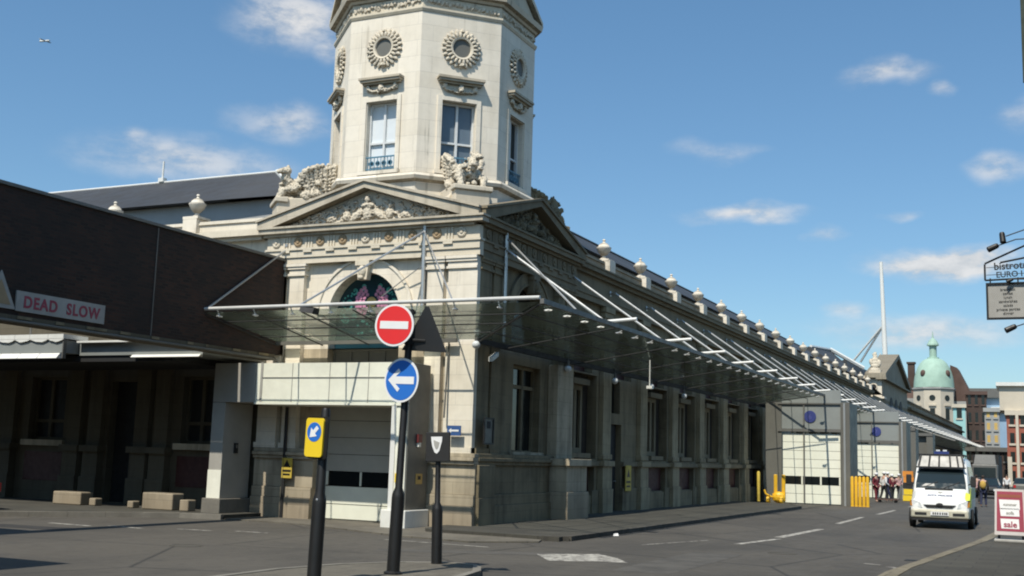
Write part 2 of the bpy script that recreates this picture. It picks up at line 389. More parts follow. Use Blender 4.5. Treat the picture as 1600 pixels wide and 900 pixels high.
def wall_holes(mb, F, u0, u1, z0, z1, holes, d=0.0, back=-.4, arches=()):
    """wall face with rectangular holes (ua,ub,za,zb) and arched heads (uc,r,zs); reveals run back"""
    rects = list(holes)+[(c-r, c+r, zs, zs+r) for c, r, zs in arches]
    us = sorted({u0, u1, *[h[0] for h in rects], *[h[1] for h in rects]}); zs_ = sorted({z0, z1, *[h[2] for h in rects], *[h[3] for h in rects]})
    us = [u for u in us if u0 <= u <= u1]; zs_ = [z for z in zs_ if z0 <= z <= z1]
    for a, b in zip(us, us[1:]):
        for c, e in zip(zs_, zs_[1:]):
            mu, mz = (a+b)/2, (c+e)/2
            if any(h[0] < mu < h[1] and h[2] < mz < h[3] for h in rects): continue
            mb.face([F.p(a, d, c), F.p(b, d, c), F.p(b, d, e), F.p(a, d, e)])
    def edge(p, q): mb.face([F.p(p[0], d, p[1]), F.p(q[0], d, q[1]), F.p(q[0], back, q[1]), F.p(p[0], back, p[1])])
    heads = [(c-r, zs) for c, r, zs in arches]
    for a, b, c, e in holes:
        edge((a, c), (a, e)); edge((b, c), (b, e)); edge((a, c), (b, c))
        if not any(abs(a-h[0]) < 1e-6 and abs(e-h[1]) < 1e-6 for h in heads): edge((a, e), (b, e))
    for c, r, zs in arches:
        N = 20; pts = [(c-r*math.cos(PI*i/N), zs+r*math.sin(PI*i/N)) for i in range(N+1)]
        for p, q in zip(pts, pts[1:]):
            mb.face([F.p(p[0], d, p[1]), F.p(q[0], d, q[1]), F.p(q[0], d, zs+r), F.p(p[0], d, zs+r)]); edge(p, q)
        if not any(abs(h[0]-(c-r)) < 1e-6 and abs(h[3]-zs) < 1e-6 for h in holes): edge((c-r, zs), (c+r, zs))
    return mb

# ================================================================== the setting
Z4 = .004
g = MB()
NG = 40
g.face([(-900, -400, 0), (900, -400, 0), (900, 2600, 0), (-900, 2600, 0)]); g.build('ground', 'asphalt', kind='structure')
def slab(name, poly, h, mat, kerb=None, kw=.18):
    o = MB().prism([(x, y, -.05) for x, y in poly], (0, 0, h+.05)).build(name, mat, kind='structure'); return o
def kerb(name, pts, h, mat, w=.16):
    mb = MB()
    for (x0, y0), (x1, y1) in zip(pts, pts[1:]):
        d = Vector((x1-x0, y1-y0, 0)); L = d.length; d /= L; nn = Vector((-d.y, d.x, 0))*w/2; k = max(1, int(L/.95))
        for i in range(k):
            a = Vector((x0, y0, 0))+d*(L*i/k+.004); b = Vector((x0, y0, 0))+d*(L*(i+1)/k-.004)
            mb.hexa([a-nn, b-nn, b+nn, a+nn]+[q+Vector((0, 0, h+random.uniform(-.004, .004))) for q in (a-nn, b-nn, b+nn, a+nn)])
    return mb.build(name, mat, kind='structure', weld=False)
slab('market_pavement', [(.0, -2.2), (3.72, -2.3), (3.72, 26.4), (2.6, 29.5), (-.5, 29.5), (-.5, 0), (-.2, -1.9)], .11, 'paving')
kerb('market_kerb', [(3.3, -2.3), (3.80, -1.9), (3.80, 26.4), (2.7, 29.6)], .12, 'kerb_dark')  # kerb darker than its stone, shade of its face put into the colour
slab('corner_pavement', [(-6.6, .5), (-6.6, -2.0), (-3.8, -2.2), (.25, -3.9), (2.3, -4.3), (3.5, -3.0), (3.3, -2.38), (-.2, -1.95), (-.3, .5)], .035, 'paving_light')
slab('loading_pavement', [(-40, 1), (-40, -6.3), (-11.2, -6.0), (-8.7, -3.0), (-7.9, -2.3), (-6.66, -2.0), (-6.66, 1)], .13, 'paving')
kerb('loading_kerb', [(-40, -6.36), (-11.2, -6.06), (-8.66, -3.06), (-7.9, -2.36), (-6.66, -2.06)], .14, 'kerb_stone')
slab('shop_pavement', [(11.7, -40), (12.0, -4.5), (12.9, 7.3), (13.25, 16), (13.4, 60), (11, 120), (60, 120), (60, -40)], .10, 'paving')
kerb('shop_kerb', [(11.62, -40), (11.92, -4.5), (12.82, 7.3), (13.17, 16), (13.32, 60)], .11, 'kerb_yellow', .2)
isl = [(3.2, -12.7), (3.5, -11.3), (4.1, -10.3), (4.8, -9.8), (5.35, -9.9), (5.8, -10.8), (6.2, -13), (6.3, -17), (5.2, -18), (3.9, -17), (3.2, -14.5)]
slab('traffic_island', isl, .09, 'paving_light')
kerb('island_kerb', isl+[isl[0]], .10, 'kerb_stone', .14)
pm = MB()
def mark(pts, z=Z4): pm.face([(x, y, z) for x, y in pts])
for a, b, w in [((-8.3, -6.7), (-6.9, -6.75), .16), ((-6.7, -6.3), (-5.5, -6.45), .16), ((-4.9, -5.9), (-3.9, -5.8), .12), ((-3.5, -5.4), (-2.6, -5.35), .12), ((7.35, .6), (7.75, 3.6), .2), ((7.6, 4.2), (7.78, 9.7), .26), ((7.6, 13.8), (7.5, 20.4), .2), ((7.6, 24), (7.6, 30), .2), ((7.6, 36), (7.6, 42), .2), ((7.6, 50), (7.6, 56), .2),
                ((11.45, -3.3), (12.0, -4.2), .14), ((10.9, -2.9), (11.3, -3.0), .1), ((5.6, -1.6), (6.4, 1.4), .07), ((.4, -4.9), (3.2, -5.1), .1)]:
    d = (Vector(b)-Vector(a)).normalized(); nn = Vector((-d.y, d.x))*w/2; A, B = Vector(a), Vector(b)
    mark([A-nn, B-nn*.8, B+nn, A+nn*1.1])
mark([(4.75, -5.95), (5.75, -4.95), (6.4, -5.6), (6.95, -6.5), (6.4, -6.6), (5.9, -7.0), (5.55, -7.2)])
pm.build('road_markings', 'road_paint', kind='structure')
for nm, nm2, off in (('yellow_line', 'yellow_line', -.32),):
    mb = MB(); pts = [(11.62, -40), (11.92, -4.5), (12.82, 7.3), (13.17, 16), (13.32, 60)]
    for (x0, y0), (x1, y1) in zip(pts, pts[1:]): mb.face([(x0+off-.05, y0, .008), (x1+off-.05, y1, .008), (x1+off+.05, y1, .008), (x0+off+.05, y0, .008)])
    mb.build(nm, 'kerb_yellow', kind='structure')
# road repairs: darker and paler rectangles of newer asphalt
for nm, col in (('patch_dark', (.034, .032, .030)), ('patch_pale', (.082, .076, .066))):
    t = newmat(nm); p = t.pos(); a_ = t.noise(p, 60, 2); b_ = t.noise(p, 1.6, 5, .65)
    t.bsdf(t.mix(t.ramp(b_, .35, .7), t.mix(a_, [x*.75 for x in col], [x*1.45 for x in col]), [x*.7 for x in col]), .88, a_, .4, .005)
for i, (x0, y0, w_, h_, rz, mt) in enumerate(((7.2, -8.2, 1.1, 5.5, .0, 'patch_pale'), (2.0, -7.8, 4.4, .7, .5, 'patch_pale'), (-8.6, -8.6, 2.4, .8, .1, 'patch_dark'), (5.6, 22, 1.0, 6, 0, 'patch_pale'))):
    mb = MB(); c_, s_ = math.cos(rz), math.sin(rz)
    pts = [(u, v) for u, v in ((0, 0), (.5, .01), (1, 0), (1.01, .5), (1, 1), (.48, .985), (0, 1), (-.01, .5))]
    mb.face([(x0+c_*u*w_-s_*v*h_, y0+s_*u*w_+c_*v*h_, .003) for u, v in pts]); mb.build('road_patch', mt, kind='structure')
for x, y in ((4.15, 3.3), (4.15, 19.5), (11.75, -1.2)):
    mb = MB(); mb.box((x-.22, y-.2, -.02), (x+.22, y+.2, .005))
    for k in range(6): mb.box((x-.19+k*.066, y-.17, .006), (x-.16+k*.066, y+.17, .009))
    tag(mb.build('drain_grate', 'black_soft', weld=False), 'iron drain grate in the gutter %s' % {3.3: 'beside the near part of the market kerb', 19.5: 'at the far part of the market kerb', -1.2: 'by the right hand kerb'}[y], 'drain grate')
# manhole covers
for x, y in ((8.9, -1.5), (-1.5, -9.5)):
    MB().lathe((x, y, 0), [(.33, .0), (.33, .006), (.28, .007), (.28, .004)], 24).build('manhole_cover', 'kerb_dark')
    tag(bpy.data.objects[-1] if False else COL.objects[-1], 'round iron manhole cover in the road %s' % ('in front of the market kerb' if x > 0 else 'left of the island posts'), 'manhole cover')

# ================================================================== market hall
hall = thing('market_hall', 'pale stone Victorian market hall with octagonal corner tower and a very long arcaded side', 'market hall')
FL = Fr((0, 0, 0), (-1, 0, 0), (0, -1, 0)); FR = Fr((0, 0, 0), (0, 1, 0), (1, 0, 0))
WD = 7.1; AC, AR, AZ = 3.60, 1.22, 6.02; PC = 3.55
for F, side in ((FL, 0), (FR, 1)):
    up_m, mo_m, lo_m = ('light_stone', 'moulding_stone', 'lower_stone') if side == 0 else ('shade_stone', 'shade_moulding', 'shade_stone')  # unlit side takes stones with the shade already in their colour
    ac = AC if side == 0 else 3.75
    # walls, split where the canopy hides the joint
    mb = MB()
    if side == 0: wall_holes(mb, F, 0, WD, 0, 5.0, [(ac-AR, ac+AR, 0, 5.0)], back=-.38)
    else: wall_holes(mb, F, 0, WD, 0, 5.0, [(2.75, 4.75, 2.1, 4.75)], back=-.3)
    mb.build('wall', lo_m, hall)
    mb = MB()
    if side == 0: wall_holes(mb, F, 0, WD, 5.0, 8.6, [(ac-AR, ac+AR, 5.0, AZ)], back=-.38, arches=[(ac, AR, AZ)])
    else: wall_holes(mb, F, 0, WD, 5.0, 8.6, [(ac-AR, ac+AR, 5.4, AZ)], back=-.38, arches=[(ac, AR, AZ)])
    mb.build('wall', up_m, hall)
    # archivolt and keystone
    mb = MB(); N = 28
    for r1, r2, d in ((AR+.02, AR+.40, .05), (AR+.36, AR+.44, .09), (AR, AR+.07, .07)):
        pts = [(PI*i/N) for i in range(N+1)]
        for a, b in zip(pts, pts[1:]):
            q = [(ac-r1*math.cos(a), AZ+r1*math.sin(a)), (ac-r1*math.cos(b), AZ+r1*math.sin(b)), (ac-r2*math.cos(b), AZ+r2*math.sin(b)), (ac-r2*math.cos(a), AZ+r2*math.sin(a))]
            mb.fprism(F, q, .001*(d > .06), d)
    mb.build('arch_surround', up_m, hall, weld=False)
    mb = MB(); mb.fprism(F, [(ac-.15, 7.0), (ac+.15, 7.0), (ac+.21, 7.57), (ac-.21, 7.57)], .0, .22)
    mb.blob(F.p(ac, .22, 7.25), (.13, .10, .19)); mb.blob(F.p(ac, .30, 7.05), (.10, .08, .08)); mb.fb(F, ac-.24, ac+.24, 0, .26, 7.42, 7.56)
    mb.build('keystone', mo_m, hall)
    # pilasters
    for a, b in ((-.18 if side == 0 else 0, .74), (.90, 1.42), (5.68, 6.2), (6.40, 7.1)):
        mb = MB(); e = .0 if a <= 0 else .05
        mb.fb(F, a, b, 0, .18, 2.0 if side == 0 else 2.05, 7.2)
        for z0, z1, x in ((7.2, 7.27, .05), (7.27, 7.40, .02), (7.40, 7.48, .06), (7.48, 7.57, .09)):
            mb.fb(F, a-x*(a > 0), b+x, 0, .18+x, z0, z1)
        mb.fb(F, a-.05*(a > 0), b+.05, 0, .23, 2.05, 2.2)
        mb.build('pilaster', up_m if side == 0 else 'shade_stone', hall, weld=False)
    # foot of the wall: plinth, dado band
    mb = MB()
    segs = ((-.32, 2.30), (4.98, WD)) if side == 0 else ((0, WD),)
    for a, b in segs:
        aa = a; mb = MB()
        mb.fb(F, aa, b, .0, .30, .0, .62); mb.fb(F, aa, b, .0, .26, .62, .92); mb.fb(F, aa, b, .0, .20, .92, 1.74)
        mb.fb(F, aa, b, .0, .28, 1.74, 1.84); mb.fb(F, aa, b, .0, .34, 1.84, 1.94); mb.fb(F, aa, b, .0, .26, 1.94, 2.05)
        if side == 0: mb.build('plinth', lo_m, hall, weld=False, bevel=.012)
    if side == 1:
        mb.fb(F, -.1, .9, .30, .42, .0, .85); mb.fb(F, -.1, .9, .2, .40, .85, 1.74)
    if side == 1: mb.build('plinth', lo_m, hall, weld=False, bevel=.012)
    if side == 1:
        mb = MB(); mb.fb(F, 5.15, 6.95, .0, .86, .0, .95); mb.fb(F, 5.2, 6.9, .0, .80, .95, 1.76); mb.fb(F, 5.1, 7.0, .0, .92, 1.76, 1.98); mb.fb(F, 5.4, 6.7, .0, .34, 1.98, 4.95)
        mb.build('buttress', 'lower_stone', hall, weld=False, bevel=.015)
    # entablature
    s0 = -.25 if side == 0 else 0
    mb = MB()
    mb.fb(F, s0, WD, 0, .21, 7.57, 7.76); mb.fb(F, s0, WD, 0, .25, 7.76, 7.98); mb.fb(F, s0-.04*(side == 0), WD, 0, .29, 7.98, 8.04)
    mb.fb(F, s0+.03*(side == 0), WD, 0, .2, 8.04, 8.42)
    mb.build('entablature', mo_m, hall, weld=False)
    for k in range(9):
        u = .35+k*.8
        mb = MB().lathe(F.p(u, .2, 8.24), [(.15, 0), (.15, .03), (.11, .05), (.05, .03), (.05, .06), (.0, .07)], 12, F.n); mb.build('rosette', 'rosette_brown' if (side == 0 and k % 4) else mo_m, hall)
    for k in range(8):
        mb = MB(); u = .75+k*.8
        for q in (-.1, 0, .1): mb.fb(F, u+q-.03, u+q+.03, .2, .235, 8.05, 8.40)
        mb.fb(F, u-.15, u+.15, .25, .30, 7.90, 7.975)
        mb.build('triglyph', mo_m, hall, weld=False)
    # cornice and pediment
    ca, cb, cd = PC-3.75, PC+3.75, .42
    mb = MB()
    mb.fb(F, ca+.12 if side == 0 else 0, cb-.1, 0, .3, 8.42, 8.50); mb.fb(F, ca-.2 if side == 0 else 0, cb, 0, cd, 8.50, 8.64); mb.fb(F, ca-.25 if side == 0 else 0, cb+.04, 0, cd+.05, 8.64, 8.70)
    mb.build('cornice', 'weathered_stone' if side == 0 else mo_m, hall, weld=False)
    mb = MB(); mb.fprism(F, [(ca+.5, 8.70), (cb-.5, 8.70), (PC, 9.72)], -.4, .06); mb.build('tympanum', 'light_stone' if side == 0 else 'shade_stone', hall)
    mb = MB(); zA = 9.96
    for q in (-1, 1):
        e = PC+q*3.82
        mb.fprism(F, [(e, 8.705), (e, 8.86), (PC, zA-.06), (PC, zA-.24), (e-q*.55, 8.705)], -.3, cd)
        mb.fprism(F, [(e+q*.03, 8.865), (e+q*.03, 8.93), (PC, zA+.02), (PC, zA-.055)], -.35, cd+.06)
    mb.build('pediment', 'weathered_stone' if side == 0 else mo_m, hall, weld=False)
    # carving in the tympanum
    mb = MB(); R_ = random.Random(3+side)
    for i in range(330):
        u = R_.uniform(-2.75, 2.75); top = 1.02*(1-abs(u)/3.1)
        z = 8.74+R_.random()*top*.8
        mb.blob(F.p(PC+u, .08, z), (R_.uniform(.035, .11), R_.uniform(.05, .10), R_.uniform(.03, .07)), Matrix.Rotation(R_.uniform(0, PI), 3, F.n), 1, .01)
    mb.blob(F.p(PC, .14, 9.0), (.17, .12, .28)); mb.blob(F.p(PC, .2, 9.4), (.09, .09, .11)); mb.blob(F.p(PC, .16, 9.22), (.24, .11, .10))
    for q in (-1, 1):
        mb.blob(F.p(PC+q*.38, .12, 8.95), (.28, .10, .13), Matrix.Rotation(q*.6, 3, F.n)); mb.blob(F.p(PC+q*.75, .12, 8.95), (.14, .1, .18)); mb.blob(F.p(PC+q*.78, .14, 9.18), (.08, .08, .08))
        mb.blob(F.p(PC+q*1.3, .1, 8.9), (.2, .1, .14))
    fused(mb.build('relief_carving', 'carved_stone' if side == 0 else 'shade_stone', hall, weld=False), .022, 0)

# fanlight with stained glass and grey panels beneath
mb = MB(); N = 28; pts = [(AC-AR*math.cos(PI*i/N), AZ+AR*math.sin(PI*i/N)) for i in range(N+1)]
mb.fprism(FL, [(AC+AR, 5.02), (AC-AR, 5.02)]+pts, -.40, -.36); fan = mb.build('fanlight', 'glass_dark', hall)
R_ = random.Random(5); mp, mt_, my = MB(), MB(), MB()
for q in (-1, 1):
    for r, n_, s_ in ((.24, 5, .062), (.36, 7, .068), (.48, 9, .072)):
        for k in range(n_):
            a = math.radians(-62+124*k/(n_-1)); mp.lathe(FL.p(AC+q*(.04+r*math.cos(a)), -.36, AZ+.40+r*math.sin(a)), [(s_, 0), (s_*.8, .010+.004*(k % 3)), (.01, .016+.004*(k % 3))], 7, FL.n)
    for k in range(16):
        a = k*.55; r = .05+.012*k; mt_.lathe(FL.p(AC+q*(.80+r*math.cos(a)), -.36, AZ+.36+r*1.1*math.sin(a)), [(.036, 0), (.03, .010), (.012, .010), (.01, 0)], 7, FL.n)
    for cu_, cz_ in ((.60, .74), (.60, -.02), (.86, -.12), (.30, .86)):
        for k in range(9):
            a = k*.7; r = .02+.012*k; mt_.lathe(FL.p(AC+q*(cu_+r*math.cos(a)), -.36, AZ+cz_+r*math.sin(a)), [(.034, 0), (.028, .009), (.012, .009), (.01, 0)], 7, FL.n)
    for k in range(12):
        a = 1+k*.6; r = .03+.011*k; mt_.lathe(FL.p(AC+q*(.98+r*math.cos(a)*.7), -.36, AZ-.02+r*1.2*math.sin(a)), [(.032, 0), (.026, .010), (.012, .010), (.01, 0)], 7, FL.n)
for k in range(12):
    mt_.lathe(FL.p(AC+R_.uniform(-.5, .5), -.36, AZ+R_.uniform(-.6, -.15)), [(.04, 0), (.03, .010), (.012, .010), (.01, 0)], 7, FL.n)
my.lathe(FL.p(AC, -.36, AZ+.38), [(.17, 0), (.16, .022), (.09, .028), (.0, .036)], 16, FL.n)
mp.build('pink_glass', 'glass_pink', fan, weld=False); mt_.build('teal_glass', 'glass_teal', fan, weld=False); my.build('amber_glass', 'brass', fan, weld=False)
mb = MB(); mb.fb(FL, AC-AR, AC+AR, -.37, -.31, 3.4, 5.0)
for k in range(5): u = AC-AR+.06+k*(2*AR-.12)/4; mb.fb(FL, u-.03, u+.03, -.31, -.27, 3.4, 4.99)
mb.fb(FL, AC-AR, AC+AR, -.31, -.25, 4.94, 5.01)
mb.build('transom_panel', 'bay_grey', hall, weld=False)
# dark lunette on the shaded side
mb = MB(); pts = [(3.75-AR*math.cos(PI*i/16), AZ+AR*math.sin(PI*i/16)) for i in range(17)]
mb.fprism(FR, [(3.75+AR, 5.42), (3.75-AR, 5.42)]+pts, -.40, -.36); mb.build('lunette', 'dark_glass', hall)
# tall window of the shaded corner
def sash(F, u0, u1, z0, z1, d, parent, bars=(.5,), trans=None, fm='shade_stone', gm='dark_glass', w=.06, name='window'):
    mb = MB()
    mb.fb(F, u0, u0+w, d, d+.09, z0, z1); mb.fb(F, u1-w, u1, d, d+.09, z0, z1); mb.fb(F, u0+w, u1-w, d, d+.085, z0, z0+w); mb.fb(F, u0+w, u1-w, d, d+.085, z1-w, z1)
    for b in bars: u = u0+(u1-u0)*b; mb.fb(F, u-w*.7, u+w*.7, d, d+.08, z0+w, z1-w)
    for b in (trans or ()): z = z0+(z1-z0)*b; mb.fb(F, u0+w, u1-w, d, d+.075, z-w*.6, z+w*.6)
    o = mb.build(name, fm, parent, weld=False)
    MB().fb(F, u0, u1, d-.03, d, z0, z1).build('pane', gm, o); return o
sash(FR, 2.75, 4.75, 2.1, 4.75, -.29, hall, (.56,), (.76,), w=.09)
MB().fb(FR, 2.6, 4.9, 0, .12, 2.06, 2.14).build('window_sill', 'lower_stone', hall)

# ---- roofs of the pavilion and tower
MB().box((-WD-.2, .32, 8.4), (-.32, WD+.2, 8.72)).build('roof', 'lead_grey', hall)
tower = None
TC = Vector((-3.72, 3.72, 0))
def octo(ap, z0, z1, ap2=None):
    ap2 = ap if ap2 is None else ap2; k = 1/math.cos(PI/8)
    return [(ap*k, z0), (ap2*k, z1)]
def ring(mb, prof):
    k = 1/math.cos(PI/8); mb.lathe(TC, [(r*k, z) for r, z in prof], 8, ph=PI/8)
mb = MB(); A0, A1 = 3.13, 3.06
# base drum and mouldings
ring(mb, [(3.22, 8.72), (3.22, 9.0), (3.16, 9.05), (3.16, 10.05), (3.30, 10.12), (3.34, 10.22), (3.30, 10.30), (3.16, 10.36), (2.7, 10.36)])
tower = mb.build('tower', 'tower_stone', hall)
wz0, wz1, hw = 10.5, 12.66, .53
for k in range(8):
    a = k*PI/4-PI/2
    nrm = Vector((math.cos(a), math.sin(a), 0)); uu = Vector((-nrm.y, nrm.x, 0)); ap = A0-.03
    F = Fr(TC+nrm*ap, uu, nrm); half = ap*math.tan(PI/8)
    mb = MB(); wall_holes(mb, F, -half, half, 10.36, 15.42, [(-hw, hw, wz0, wz1)], back=-.34)
    mb.build('tower_wall', 'tower_stone', tower)
    vis = k in (0, 1, 2, 7)
    # architrave round the window
    mb = MB(); mb.fb(F, -hw-.16, -hw-.02, 0, .05, wz0-.02, wz1+.16); mb.fb(F, hw+.02, hw+.16, 0, .05, wz0-.02, wz1+.16); mb.fb(F, -hw-.02, hw+.02, 0, .055, wz1+.02, wz1+.16)
    mb.fb(F, -hw-.2, hw+.2, 0, .12, wz0-.14, wz0-.03)
    mb.build('window_surround', 'tower_stone', tower, weld=False)
    mb = MB(); mb.fb(F, -.66, .66, 0, .14, 13.20, 13.26); mb.fb(F, -.70, .70, 0, .24, 13.26, 13.33); mb.fb(F, -.74, .74, 0, .28, 13.33, 13.40)
    mb.build('window_hood', 'weathered_stone', tower, weld=False)
    mb = MB()
    for i in range(16):
        u = -.5+i/15; z = 13.16-.16*(1-(u*1.5)**2)-random.random()*.05; mb.blob(F.p(u, .06, z), (.06, .07, .06), None, 1, .012)
    mb.blob(F.p(0, .1, 13.06), (.11, .1, .13)); mb.blob(F.p(-.48, .07, 13.12), (.07, .08, .1)); mb.blob(F.p(.48, .07, 13.12), (.07, .08, .1))
    fused(mb.build('carved_swag', 'carved_stone', tower, weld=False), .02, 0) if k in (0, 1, 2, 7) else mb.build('carved_swag', 'carved_stone', tower, weld=False)
    # wreath with dark round eye
    mb = MB()
    for i in range(22):
        b = 2*PI*i/22
        for r, sl_, sw_, dd in ((.43, .10, .05, .09), (.53, .115, .062, .04)):
            b2 = b+(.14 if r > .5 else 0); rd = uu*math.cos(b2)+Vector((0, 0, math.sin(b2))); tg = nrm.cross(rd)
            mb.blob(F.p(r*math.cos(b2), dd, 14.37+r*math.sin(b2)), (sl_, sw_, .05), Matrix((rd, tg, nrm)).transposed(), 2)
    mb.lathe(F.p(0, .0, 14.37), [(.40, 0), (.40, .05), (.36, .13), (.30, .11), (.28, .06), (.28, .01)], 24, nrm)
    mb.blob(F.p(0, .08, 13.84), (.12, .07, .08), None, 1); mb.blob(F.p(0, .08, 14.92), (.08, .06, .06), None, 1)
    mb.build('wreath', 'carved_stone', tower, weld=False)
    MB().disc(F.p(0, .012, 14.37), nrm, .285, .03, 24).build('round_opening', 'bay_grey' if vis else 'black_soft', tower)
    if vis:
        o = sash(F, -hw, hw, wz0, wz1, -.27, tower, (.5,), (.42,), 'sash_white', {0: 'blind_white', 1: 'sky_pane'}.get(k, 'dark_glass'), .05, 'window_frame')
        mb = MB()
        for i in range(9): u = -hw+.06+i*(2*hw-.12)/8; mb.tube(F.p(u, -.07, wz0), F.p(u, -.07, wz0+.42), .013, 5)
        mb.fb(F, -hw, hw, -.09, -.05, wz0+.42, wz0+.46); mb.fb(F, -hw, hw, -.085, -.055, wz0+.05, wz0+.08)
        for i in range(4): mb.lathe(F.p(-hw+.2+i*.22, -.07, wz0+.24), [(.085, -.01), (.085, .01), (.06, .01), (.06, -.01)], 10, nrm)
        mb.build('balcony_rail', 'rail_blue', tower, weld=False)
    else: MB().fb(F, -hw, hw, -.32, -.27, wz0, wz1).build('window_frame', 'dark_glass', tower)
    # pediment at the eaves
    mb = MB(); hf = 3.34*math.tan(PI/8)
    e = .25
    mb.fprism(F, [(-hf+.12, 16.22), (hf-.12, 16.22), (0, 17.0)], -.6, .06)
    for q in (-1, 1):
        mb.fprism(F, [(q*hf, 16.225), (q*hf, 16.36), (0, 17.27), (0, 17.09)], -.5, e-.02)
    mb.build('tower_pediment', 'moulding_stone', tower, weld=False)
mb = MB(); ring(mb, [(2.9, 15.42), (3.12, 15.42), (3.16, 15.5), (3.16, 15.56), (3.07, 15.6), (3.07, 15.92), (3.13, 15.95), (3.17, 16.02), (3.30, 16.06), (3.34, 16.22), (3.0, 16.22)])
mb.build('tower_cornice', 'moulding_stone', tower)
mb = MB()
for k in range(8):
    a = k*PI/4-PI/2; nrm = Vector((math.cos(a), math.sin(a), 0)); F = Fr(TC+nrm*3.07, (-nrm.y, nrm.x, 0), nrm)
    for i in range(20):
        u = -1.15+i*.121; mb.blob(F.p(u, .02, 15.76+random.uniform(-.05, .05)), (.07, .05, .10), None, 1, .02)
mb.build('frieze_carving', 'carved_stone', tower, weld=False)
mb = MB(); ring(mb, [(2.9, 16.4), (2.9, 17.7), (3.1, 17.8), (3.0, 18.0)]); mb.lathe(TC, [(2.9, 18.0), (2.75, 19.2), (2.2, 20.4), (1.3, 21.3), (.7, 21.6), (.7, 22.8), (.85, 22.9), (.4, 23.4), (.06, 23.8), (.05, 25)], 24)
mb.build('dome', 'lead_grey', tower)

# ---- carved dragons at the corners of the pavilion
for (px_, py_, ang, matn) in ((-.78, .78, -PI/4, 'carved_stone'), (-6.72, .62, -3*PI/4, 'carved_stone'), (-.80, 6.5, PI/4, 'shade_stone')):
    Rm = Matrix.Rotation(ang, 3, 'Z'); B = Vector((px_, py_, 8.75))
    ks = 1.12
    def q(x, y, z): return B+Rm @ Vector((x*ks, y*ks, z))
    mb = MB()
    P = [(-1.3, 0), (.55, 0), (.60, .80), (.46, .92), (.10, .98), (-.35, 1.02), (-1.3, 1.05)]
    mb.prism([q(x, -.47, z) for x, z in P], Rm @ Vector((0, .94*ks, 0)))
    for s_ in ((-1, 1) if ang == -PI/4 else ()): mb.prism([q(.22, s_*.46, 0), q(.22, s_*1.0, 0), q(.22, s_*.85, .25), q(.22, s_*.62, .52), q(.22, s_*.46, .80)], Rm @ Vector((-1.1, 0, 0)))
    mb.prism([q(x, -.53, z) for x, z in ((.30, .80), (.66, .80), (.66, .95), (.30, .99))], Rm @ Vector((0, 1.06*ks, 0)))
    mb.build('dragon_pedestal', matn, hall, bevel=.03, weld=False)
    mb = MB(); R_ = random.Random(11+int(px_*7))
    def chain(pts, r0_, r1_, n=8, sq=1.0):
        for i in range(n+1):
            f = i/n*(len(pts)-1); j = min(int(f), len(pts)-2); a, b = Vector(pts[j]), Vector(pts[j+1]); c = a.lerp(b, f-j); r = r0_+(r1_-r0_)*i/n
            mb.blob(q(*c), (r, r, r*sq), None, 2)
    chain([(-.75, .05, 1.2), (-.2, 0, 1.22), (.12, 0, 1.36)], .30, .27, 7)             # body
    chain([(.12, 0, 1.40), (.34, .06, 1.66), (.34, .12, 1.86)], .20, .12, 6)           # neck
    chain([(.32, .12, 1.90), (.56, .2, 1.84)], .14, .07, 4)                            # head
    mb.blob(q(.33, -.26, 1.32), (.13, .22, .32))                                        # shield held in front
    for s in (-1, 1):
        chain([(.12, s*.26, 1.3), (.42, s*.34, 1.22), (.50, s*.30, .98)], .13, .09, 6)
        chain([(-.5, s*.28, 1.2), (-.15, s*.40, 1.12), (-.2, s*.40, 1.0)], .19, .11, 5)
        chain([(.02, s*.26, 1.45), (-.15, s*.44, 1.90), (-.55, s*.44, 2.10), (-1.15, s*.30, 2.22)], .13, .06, 10)    # wing edge
        for k in range(9):
            t_ = k/8; chain([(.0-1.1*t_, s*.40, 1.75+.42*t_), (-.25-.8*t_, s*.34, 1.15+.15*t_)], .07+.03*(k % 2), .05, 7)
        mb.blob(q(.30, s*.08+.1, 2.0), (.04, .04, .09))
    for k in range(60): mb.blob(q(R_.uniform(-1.0, .5), R_.uniform(-.42, .42), R_.uniform(.95, 1.55)), (R_.uniform(.05, .12),)*3, None, 1)
    fused(mb.build('dragon_sculpture', matn, hall, weld=False), .024, 0)

# ---- long shaded side: 16 bays to the second pavilion
F2 = Fr((-.2, 0, 0), (0, 1, 0), (1, 0, 0)); BAY = 4.17; B0 = 6.75; YE = 77.6
NB = 17
bays = [B0+BAY*k for k in range(NB+1)]
hole, arch = [], []
for k in range(NB):
    c = bays[k]+BAY/2
    if k == 1: hole.append((c-1.5, c-.1, 0.1, 3.3)); hole.append((c-1.2, c-.3, 3.7, 4.9))
    else: hole.append((c-1.42, c+1.42, 2.0, 4.95)); hole.append((c-1.3, c+1.3, .78, 1.72))
mb = MB(); wall_holes(mb, F2, WD, YE, 0, 5.0, hole, back=-.42); mb.build('wall', 'shade_stone', hall)
mb = MB(); wall_holes(mb, F2, WD, YE, 5.0, 8.5, [(bays[k]+BAY/2-.95, bays[k]+BAY/2+.95, 5.0, 5.75) for k in range(NB)], back=-.35, arches=[(bays[k]+BAY/2, .95, 5.75) for k in range(NB)]); mb.build('wall', 'shade_stone', hall)
mb = MB()
for k in range(NB):
    c = bays[k]+BAY/2
    if k == 1: mb.fb(F2, c-.1, bays[k+1], 0, .10, 0, .95); continue
    mb.fb(F2, bays[k], c-.9, 0, .10, 0, .9); mb.fb(F2, c-.9, c+.9, 0, .06, 0, .74); mb.fb(F2, c+.9, bays[k+1], 0, .10, 0, .9)
mb.build('plinth', 'shade_stone', hall, weld=False)
mb = MB()
for k in range(NB):
    c = bays[k]+BAY/2
    a, b = (c-.1, bays[k+1]) if k == 1 else (bays[k], bays[k+1])
    mb.fb(F2, a, b, 0, .13, 1.76, 1.92)
mb.build('string_course', 'shade_moulding', hall, weld=False)
